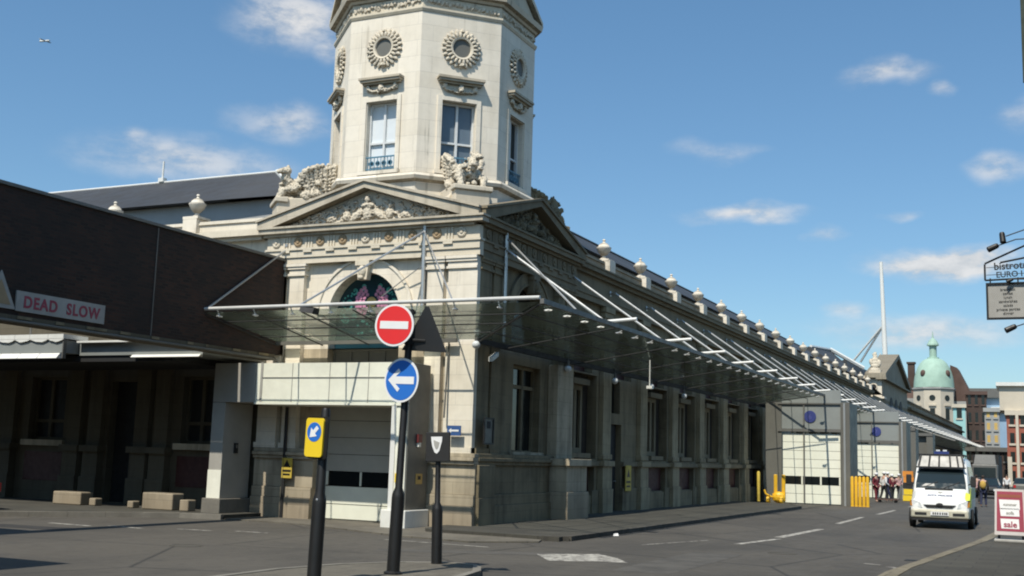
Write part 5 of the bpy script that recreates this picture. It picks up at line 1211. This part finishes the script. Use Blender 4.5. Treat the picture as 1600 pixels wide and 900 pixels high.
# ================================================================== A-board and shop signs on the right
ab = thing('a_board', 'maroon and white pavement A-board advertising a sale, standing on the right kerb', 'A-board', (13.45, 6.3, .1))
def AB(u, d, z): return Vector((13.45+u, 6.3+d, .1+z))
for s, nm in ((-1, 'front_panel'), (1, 'rear_panel')):
    q = lambda u, z, e=0: AB(u, s*(.30-.24*z/1.4+e), z+.08)
    fr = MB().hexa([q(-.40, .12), q(.40, .12), q(.40, .12, -.03), q(-.40, .12, -.03), q(-.37, 1.34), q(.37, 1.34), q(.37, 1.34, -.03), q(-.37, 1.34, -.03)]).build(nm, 'frame_grey', ab)
    p_ = MB().hexa([q(-.345, .22, .006), q(.345, .22, .006), q(.345, .22, .001), q(-.345, .22, .001), q(-.32, 1.28, .006), q(.32, 1.28, .006), q(.32, 1.28, .001), q(-.32, 1.28, .001)]).build('poster', 'maroon', fr)
    if s < 0:
        uz_ = (q(0, 1.3)-q(0, .2)).normalized()
        for z0, z1, w in ((.30, .56, .22), (.62, .84, .24), (.84, 1.06, .25)):
            pass
        mb = MB(); R_ = random.Random(2)
        for z0, z1, w in ((.29, .55, .225), (.62, .83, .235), (.80, 1.06, .25)): mb.hexa([q(-w, z0, .011), q(w, z0, .011), q(w, z0, .007), q(-w, z0, .007), q(-w-.02, z1, .011), q(w-.01, z1, .011), q(w-.01, z1, .007), q(-w-.02, z1, .007)])
        wp = mb.build('white_patch', 'sign_white', p_, weld=False)
        for tx, z, sz in (('summer', .90, .10), ('sofa', .67, .12), ('sale', .33, .22)): text_mesh('lettering', tx, sz, 'maroon' if tx == 'sale' else 'grey_sign', p_, q(0, z, .014), (1, 0, 0), uz_, .004, 'CENTER', 1, .006)
        mb = MB(); mb.hexa([q(-.30, 1.12, .010), q(.28, 1.12, .010), q(.28, 1.12, .007), q(-.3, 1.12, .007), q(-.3, 1.2, .010), q(.28, 1.2, .010), q(.28, 1.2, .007), q(-.3, 1.2, .007)]); mb.build('top_strip', 'terracotta', p_)
MB().box(AB(-.42, -.30, 0), AB(.42, .30, .085)).build('water_base', 'grey_sign', ab, bevel=.025)
mb = MB(); [mb.tube(AB(u, 0, .08), AB(u, 0, .24), .03, 6) for u in (-.3, .3)]; mb.build('spring_foot', 'black_soft', ab, weld=False)

# shop building that carries the hanging sign (its front is just outside the picture)
shop = thing('shop_building', 'dark brick shop building on the right pavement carrying the hanging sign', 'shop', (15.6, -12, 0))
FS = Fr((15.6, 0, 0), (0, 1, 0), (-1, 0, 0))
hl = [(y, y+1.5, z, z+2.1) for y in (-18, -14.6, -11.2, -7.0, -3.2, .4) for z in (4.6, 8.0)]
mb = MB(); wall_holes(mb, FS, -20, 4, 3.4, 12, hl, back=-.25); mb.box((15.75, -20, 3.4), (24, 4, 12)); mb.build('wall', 'dark_brick', shop, weld=False)
for a, b_, c_, d_ in hl: sash(FS, a, b_, c_, d_, -.14, shop, (.5,), (.5,), 'sash_white', 'dark_glass', .06)
mb = MB(); mb.fb(FS, -20, 4, -.3, .12, 2.9, 3.395); mb.build('shop_fascia', 'banner_green', shop)
for k in range(6): mb = MB(); mb.fb(FS, -19.8+4*k, -16.3+4*k, -.2, -.1, .5, 2.85); mb.build('shop_window', 'dark_glass', shop); MB().fb(FS, -16.2+4*k, -15.9+4*k, -.2, .08, .1, 2.88).build('shop_pier', 'banner_green', shop)
hs = thing('hanging_sign', 'two part hanging bistro sign with grey menu panel on a black bracket', 'sign', (14.6, -8, 5))
mb = MB()
for p_ in ([(13.66, -8, 5.40), (13.66, -8, 5.13), (15.6, -8, 5.18)], [(13.66, -8, 5.41), (14.35, -8, 5.72), (15.6, -8, 6.05)], [(13.9, -8, 5.42), (15.6, -8, 5.72)]): mb.path(p_, .016, 6)
mb.build('bracket', 'black_soft', hs, weld=False)
mb = MB(); [mb.tube((13.68, -7.985, z), (15.55, -7.985, z+.03), .006, 4) for z in (5.22, 5.345)]; lt = mb.build('letter_wire', 'black_soft', hs, weld=False)
text_mesh('lettering', 'bistrotrie', .17, 'black_soft', lt, (13.80, -8.0, 5.30), (1, 0, .03), (-.03, 0, 1), .006, 'LEFT', .95, .004)
text_mesh('lettering', 'EURO I BAR', .135, 'black_soft', lt, (13.83, -8.0, 5.17), (1, 0, .03), (-.03, 0, 1), .006, 'LEFT', .95, .003)
pn = MB().box((13.70, -8.03, 4.50), (14.30, -7.99, 5.05)).build('menu_panel', 'grey_sign', hs)
mb = MB()
for a in ((13.67, 13.70, 4.47, 5.08), (14.30, 14.33, 4.47, 5.08), (13.70, 14.30, 4.47, 4.50), (13.70, 14.30, 5.05, 5.08)): mb.box((a[0], -8.05, a[2]), (a[1], -7.98, a[3]))
mb.build('panel_frame', 'black_paint', pn, weld=False)
for i, tx in enumerate(('breakfast', 'coffee', 'lunch', 'sandwiches', 'salads', 'private parties', 'dinner')): text_mesh('lettering', tx, .062, 'black_soft', pn, (14.0, -8.036, 4.945-.066*i), (1, 0, .02), (-.02, 0, 1), .003)
mb = MB(); [mb.tube((x, -8.01, 5.07), (x, -8.01, 5.16), .012, 5) for x in (13.74, 14.16)]; mb.build('hanger', 'black_soft', hs, weld=False)
for (tx, tz, ex, ez), lb in zip(((13.80, 5.66, 15.6, 5.80), (13.95, 5.82, 15.6, 6.25), (14.03, 4.31, 15.6, 4.60), (14.04, 5.10, 15.6, 5.13)), ('black spotlight on an arm reaching farthest left above the bistro sign', 'topmost black spotlight on a curved arm above the bistro sign', 'black spotlight on an arm below the grey menu panel', 'tiny black spotlight tucked between the bistro name and menu panel')):
    o = thing('spotlight', lb, 'spotlight', (tx, -8.1, tz), 'spotlights around the bistro sign')
    big = .6 if 'tiny' in lb else 1
    MB().path([(tx+.05, -8.1, tz+.02), (tx+.35, -8.1, tz+.12 if big == 1 else tz+.01), (ex, -8.1, ez)], .010, 5).build('arm', 'black_soft', o)
    a = Vector((-.7, -.15, -.35)) if 'left' in lb else Vector((.1, -.2, -1)) if 'topmost' in lb else Vector((-.8, -.2, -.4)); a.normalize(); c_ = Vector((tx, -8.1, tz))
    MB().lathe(c_-a*.09*big, [(.035*big, 0), (.045*big, .03*big), (.05*big, .17*big), (.045*big, .18*big)], 12, a).build('lamp_head', 'black_paint', o)
bn = thing('banner_board', 'dark green upright board at the top right edge of the photo', 'board', (14.8, -8.5, 9.5))
MB().box((14.35, -8.56, 8.30), (14.95, -8.5, 11.6)).build('board', 'banner_green', bn); mb = MB(); [mb.tube((14.9, -8.53, z), (15.6, -8.53, z), .03, 6) for z in (8.6, 11.2)]; mb.build('arm', 'black_soft', bn, weld=False)

# ================================================================== parked car at the left edge
def car(name, label, loc, rz, paint, group=None):
    o = thing(name, label, 'car', loc, group)
    prof = [(-2.1, .35, .62), (-2.05, .30, .86), (-1.5, .28, .98), (-.75, .28, 1.02)]
    mb = MB(); prev = None
    for x, z0, z1, w in ((-2.08, .38, .62, .70), (-1.98, .28, .84, .80), (-1.3, .22, .97, .85), (1.5, .22, 1.0, .86), (1.95, .26, .95, .82), (2.08, .36, .8, .76)):
        vs = [mb.bm.verts.new((x, y, z)) for y, z in ((-w+.05, z0), (w-.05, z0), (w, z0+.2), (w-.02, z1-.12), (w-.12, z1), (-w+.12, z1), (-w+.02, z1-.12), (-w, z0+.2))]
        if prev: [mb.bm.faces.new((prev[i], prev[(i+1) % 8], vs[(i+1) % 8], vs[i])) for i in range(8)]
        else: mb.bm.faces.new(vs[::-1])
        prev = vs
    mb.bm.faces.new(prev); mb.build('body', paint, o, local=True, smooth='auto')
    mb = MB(); mb.hexa([(-1.0, -.80, .965), (1.85, -.78, .965), (1.85, .78, .965), (-1.0, .80, .965), (-.25, -.62, 1.44), (1.35, -.62, 1.44), (1.35, .62, 1.44), (-.25, .62, 1.44)]); mb.build('windows', 'screen_glass', o, local=True).name = 'glasshouse'
    MB().hexa([(-.22, -.60, 1.443), (1.33, -.60, 1.443), (1.33, .60, 1.443), (-.22, .60, 1.443), (-.1, -.5, 1.49), (1.2, -.5, 1.49), (1.2, .5, 1.49), (-.1, .5, 1.49)]).build('roof', paint, o, local=True)
    for x in (-1.3, 1.3):
        for y in (-1, 1):
            w = MB().lathe((x, y*.80-.09, .31), [(.17, 0), (.30, .015), (.31, .09), (.30, .165), (.17, .18)], 18, (0, 1, 0)).build('wheel', 'rubber', o, local=True); MB().lathe((x, y*.80-.095, .31), [(.03, 0), (.17, .01), (.17, .18), (.03, .19)], 14, (0, 1, 0)).build('hub', 'steel', w, local=True)
    for y in (-1, 1):
        MB().box((2.0, y*.66-.1, .62), (2.10, y*.66+.1, .86)).build('tail_light', 'tail_red', o, local=True); MB().box((-2.1, y*.58-.14, .55), (-2.0, y*.58+.14, .70)).build('headlight', 'lamp_lens', o, local=True)
    o.rotation_euler.z = rz; return o
car('parked_car', 'dark car parked on the left kerb, only its tail in the photo', (-13.75, -6.1, 0), 0.0, 'cloth_dark')
car('taxi', 'black taxi waiting far down the street to the right of the van', (10.0, 66, 0), PI/2, 'black_paint')
car('car', 'small dark grey car far away at the right edge of the photo', (12.0, 84, 0), -PI/2, 'bay_grey')
bu = thing('bus', 'dark lorry with a sloped cab roof standing far behind the van', 'lorry', (8.6, 92, 0))
MB().box((7.5, 90, .5), (9.8, 97, 3.5)).build('cargo_box', 'black_soft', bu); MB().box((7.55, 87.8, .5), (9.75, 89.95, 2.6)).build('cab', 'dull_steel', bu, bevel=.1); MB().box((7.7, 87.77, 1.4), (9.6, 87.79, 2.3)).build('windscreen', 'screen_glass', bu); MB().hexa([(7.7, 88.2, 2.62), (9.6, 88.2, 2.62), (9.6, 89.9, 2.62), (7.7, 89.9, 2.62), (7.8, 89.2, 3.5), (9.5, 89.2, 3.5), (9.5, 89.9, 3.5), (7.8, 89.9, 3.5)]).build('wind_deflector', 'dull_steel', bu)
for x in (7.55, 9.45):
    for y in (88.8, 95.2): MB().lathe((x, y, .48), [(.2, 0), (.48, .02), (.48, .28), (.2, .3)], 16, (1, 0, 0)).build('wheel', 'rubber', bu)

# ================================================================== the far end of the street
def pxy(az_px, D, zz=0): pass
def at(px, py, D):
    d = fw*f_px + rt*(px-800) - up*(py-450); return CAM + d*(D/math.hypot(d.x, d.y))
def block(name, label, cat, xl, xr, ytop, D, depth, mat, win=None, wm='dark_glass', rows=4, cols=3, roof=None):
    """a street block: its corners found once from sight lines, then built as a plain solid"""
    a = at(xl, ytop, D); b = at(xr, ytop, D); h = max(a.z, b.z); o = thing(name, label, cat, (a.x, a.y, 0))
    u = Vector((b.x-a.x, b.y-a.y, 0)); w = u.length; F = Fr((a.x, a.y, 0), u, (u.y, -u.x, 0))
    MB().fb(F, 0, w, -depth, 0, 0, h).build('wall', mat, o)
    if win:
        for r in range(rows):
            for c in range(cols):
                uc = w*(c+.5)/cols; zc = h*(r+.55)/rows; ww, hh = w/cols*.42, h/rows*.55
                f_ = MB().fb(F, uc-ww/2, uc+ww/2, .0, .06, zc-hh/2, zc+hh/2).build('window', wm, o)
                MB().fb(F, uc-ww/2-.15, uc+ww/2+.15, .0, .16, zc-hh/2-.3, zc-hh/2-.02).build('sill', win, f_)
        MB().fb(F, -.2, w+.2, -depth, .35, h-.6, h+.05).build('cornice', win, o)
    return o, F, w, h
# domed corner building
o = thing('domed_building', 'pale stone corner building with a green copper dome and lantern', 'building', (at(1458, 650, 262).x, at(1458, 650, 262).y, 0))
dc = at(1459, 600, 262); k = 262/1790
zt = at(1459, 607, 262).z
MB().lathe((dc.x, dc.y, 0), [(4.35, 0), (4.35, zt-.52)], 8, ph=PI/8).build('tower_wall', 'pale_stone', o)
MB().lathe((dc.x, dc.y, 0), [(4.4, zt-.51), (4.62, zt-.3), (4.62, zt-.05), (4.0, zt+.1)], 8, ph=PI/8).build('cornice', 'grey_render', o)
z1 = at(1459, 561, 262).z; zl = at(1459, 540, 262).z; zz = at(1459, 528, 262).z
prof = [(4.15, zt+.1)]+[(4.12*math.cos(a*PI/2*.86/8), zt+.1+(z1-zt)*math.sin(a*PI/2/8)) for a in range(1, 9)]
dm = MB().lathe((dc.x, dc.y, 0), prof+[(.7, z1)], 20).build('dome', 'copper_green', o, smooth='auto')
MB().lathe((dc.x, dc.y, 0), [(1.2, z1-.1), (1.2, z1+.3), (.75, z1+.4), (.75, zl-.2), (1.25, zl), (1.2, zl+.3), (.75, zl+1.1), (.2, zz), (.05, zz+1.4)], 10).build('lantern', 'copper_green', dm)
for a in range(-3, 4):
    an = math.radians(-90+a*45)
    for zc, hh in ((zt-2.2, .65), (zt-5.6, 1.2), (zt-9.2, 1.3)):
        c_ = Vector((dc.x+4.02*math.cos(an), dc.y+4.02*math.sin(an), zc)); n_ = Vector((math.cos(an), math.sin(an), 0)); F = Fr(c_, (-n_.y, n_.x, 0), n_)
        if hh < .7: MB().disc(c_, n_, .62, .06, 12).build('round_window', 'dark_glass', o)
        else: w_ = MB().fb(F, -.5, .5, 0, .06, -hh, hh).build('window', 'dark_glass', o); MB().fb(F, -.75, .75, 0, .3, hh+.5, hh+.8).build('hood', 'pale_stone', w_)
for q in (0, 1):
    an = math.radians(-120+q*85); MB().blob((dc.x+3.6*math.cos(an), dc.y+3.6*math.sin(an), zt+3.0), (.6, .6, .8), None, 2).build('dome_lucarne', 'tile_brown', dm)
mb = MB(); mb.box((dc.x-9, dc.y+2, 0), (dc.x-3.6, dc.y+12, zt-2)); mb.box((dc.x+3.0, dc.y+2, 0), (dc.x+8, dc.y+14, zt-2.6)); mb.build('wall', 'grey_render', o, weld=False)
mb = MB(); mb.prism([(dc.x-9, dc.y+2, zt-1.98), (dc.x-3.6, dc.y+2, zt-1.98), (dc.x-4.4, dc.y+5, zt+2.4), (dc.x-8.4, dc.y+5, zt+1.6)], (0, 6, 0)); mb.prism([(dc.x+3.2, dc.y+2, zt-2.58), (dc.x+8, dc.y+2, zt-2.58), (dc.x+4.6, dc.y+2, zt+4.6), (dc.x+3.2, dc.y+2, zt+5.2)], (0, 8, 0)); mb.build('roof', 'tile_brown', o, weld=False)
mb = MB(); mb.box((dc.x-5.6, dc.y+3, zt), (dc.x-4.2, dc.y+4.4, zt+5.6)); mb.box((dc.x-5.8, dc.y+2.8, zt+5.6), (dc.x-4.0, dc.y+4.6, zt+6.0)); mb.build('chimney', 'dark_brick', o, weld=False)
block('corner_house', 'turquoise rendered house right of the domed building', 'house', 1489, 1508, 632, 232, 14, 'turquoise', 'pale_stone', rows=4, cols=1)
block('brick_house', 'tall dark brick house between the turquoise house and grey block', 'house', 1509, 1541, 612, 236, 14, 'dark_brick', 'tile_brown', rows=5, cols=3)
o, F, w, h = block('office_block', 'pale grey office block with a yellowish window edge far down the street', 'office', 1538, 1561, 638, 205, 16, 'grey_render', 'grey_render', rows=6, cols=2, wm='brass')
o, F, w, h = block('glass_office', 'blue glass office with a long dark flat roof above the grey block', 'office', 1532, 1572, 622, 268, 12, 'glass_blue', None)
MB().fb(F, -8, w+1.5, -14, 1.0, h, h+2.0).build('flat_roof', 'dull_steel', o)
MB().fb(F, w*.4, w, -4, 1.2, h-3.2, h-2.0).build('sun_shade', 'white_steel', o)
o, F, w, h = block('red_brick_house', 'red brick house with white stone trim at the right edge of the street', 'house', 1572, 1606, 642, 172, 14, 'terracotta', 'pale_stone', rows=4, cols=2)
mb = MB(); mb.fb(F, w*.42, w*.55, .06, .4, 0, h); mb.fb(F, .0, w*.2, .06, .3, 0, 4); mb.build('stone_trim', 'pale_stone', o, weld=False)
MB().fb(F, -.8, w, -10, -.3, h+.06, h+3.4).build('attic', 'pale_stone', o); MB().fb(F, -1.2, w, -11, .2, h+3.4, h+3.9).build('white_roof', 'white_paint', o)
block('dark_house', 'low dark shop front far away below the grey office block', 'house', 1510, 1576, 700, 190, 10, 'dark_brick', 'dull_steel', rows=2, cols=6)
# white mast with stays rising behind the market
ms_ = thing('flag_mast', 'tall white mast with slanting stays standing behind the market roof', 'mast', (-5, 129, 0))
MB().tube((-5, 129, 8.3), (-5.55, 129, 29.2), .42, 10, .22).build('pole', 'white_steel', ms_, smooth='auto')
for a, b_ in (((-5.3, 129, 20.8), (-9.8, 132, 16.2)), ((-5.3, 129, 20.8), (-8.8, 132, 16.1))): MB().tube(a, b_, .15, 6).build('stay', 'white_steel', ms_)
mb = MB(); mb.tube((-5.9, 129.3, 8.3), (-5.9, 129.3, 17), .1, 6); mb.build('side_post', 'white_steel', ms_)
MB().box((-14, 127.5, 8.3), (-3.5, 136, 14.5)).build('plant_room', 'slate', ms_)

# plane far off in the sky
pp = at(70, 64, 2400); pl_ = thing('airplane', 'tiny white airplane high in the blue sky at upper left', 'airplane', pp)
MB().tube(pp+Vector((-13, 0, 1)), pp+Vector((13, 0, -1)), 1.7, 10).build('fuselage', 'white_paint', pl_)
MB().hexa([pp+Vector(q) for q in ((-2, -13, 0), (2, -13, 0), (4, 13, 0), (0, 13, 0), (-2, -13, .5), (2, -13, .5), (4, 13, .5), (0, 13, .5))]).build('wing', 'white_paint', pl_)
MB().hexa([pp+Vector(q) for q in ((-13, -.3, 1), (-10, -.3, 1), (-10, .3, 1), (-13, .3, 1), (-13.5, -.2, 6), (-12, -.2, 6), (-12, .2, 6), (-13.5, .2, 6))]).build('tail_fin', 'white_paint', pl_)

# blocks to the left of the picture whose shadows reach into the road
for (x1, y1, h, nm, lb) in ((-6.66, -9.0-11.0/1.545, 11.0, 'end_building', 'plain brick building outside the left edge that carries the brick bridge'), (-.85, -13.8-7.5/1.545, 7.5, 'kiosk_building', 'low brick building outside the left edge near the camera')):
    o = thing(nm, lb, 'building', (x1-5, y1-5, 0))
    x0 = x1-(24 if h > 8 else 9); F = Fr((x1, 0, 0), (0, 1, 0), (1, 0, 0)); hl = [(y1-1.9-2.6*k, y1-.7-2.6*k, z, z+1.7) for k in range(3) for z in (1.2, 4.4)]
    mb = MB(); wall_holes(mb, F, y1-9, y1, 0, h, hl, back=-.2); mb.box((x0, y1-9, 0), (x1-.21, y1, h)); mb.build('wall', 'brick', o, weld=False)
    for a, b_, c_, d_ in hl: sash(F, a, b_, c_, d_, -.18, o, (.5,), (.5,), 'sash_white', 'dark_glass', .05)
    MB().box((x0-.1, y1-9.1, h), (x1+.1, y1+.1, h+.12)).build('coping', 'pale_stone', o)
# litter in the gutter
lt_ = MB().hexa([(4.05, .57, .02), (4.2, .6, .03), (4.17, .69, .02), (4.04, .66, .03), (4.07, .58, .08), (4.17, .61, .07), (4.15, .67, .09), (4.06, .65, .075)]).build('paper_cup', 'sign_white'); tag(lt_, 'crumpled white paper cup lying in the gutter by the market kerb', 'litter')
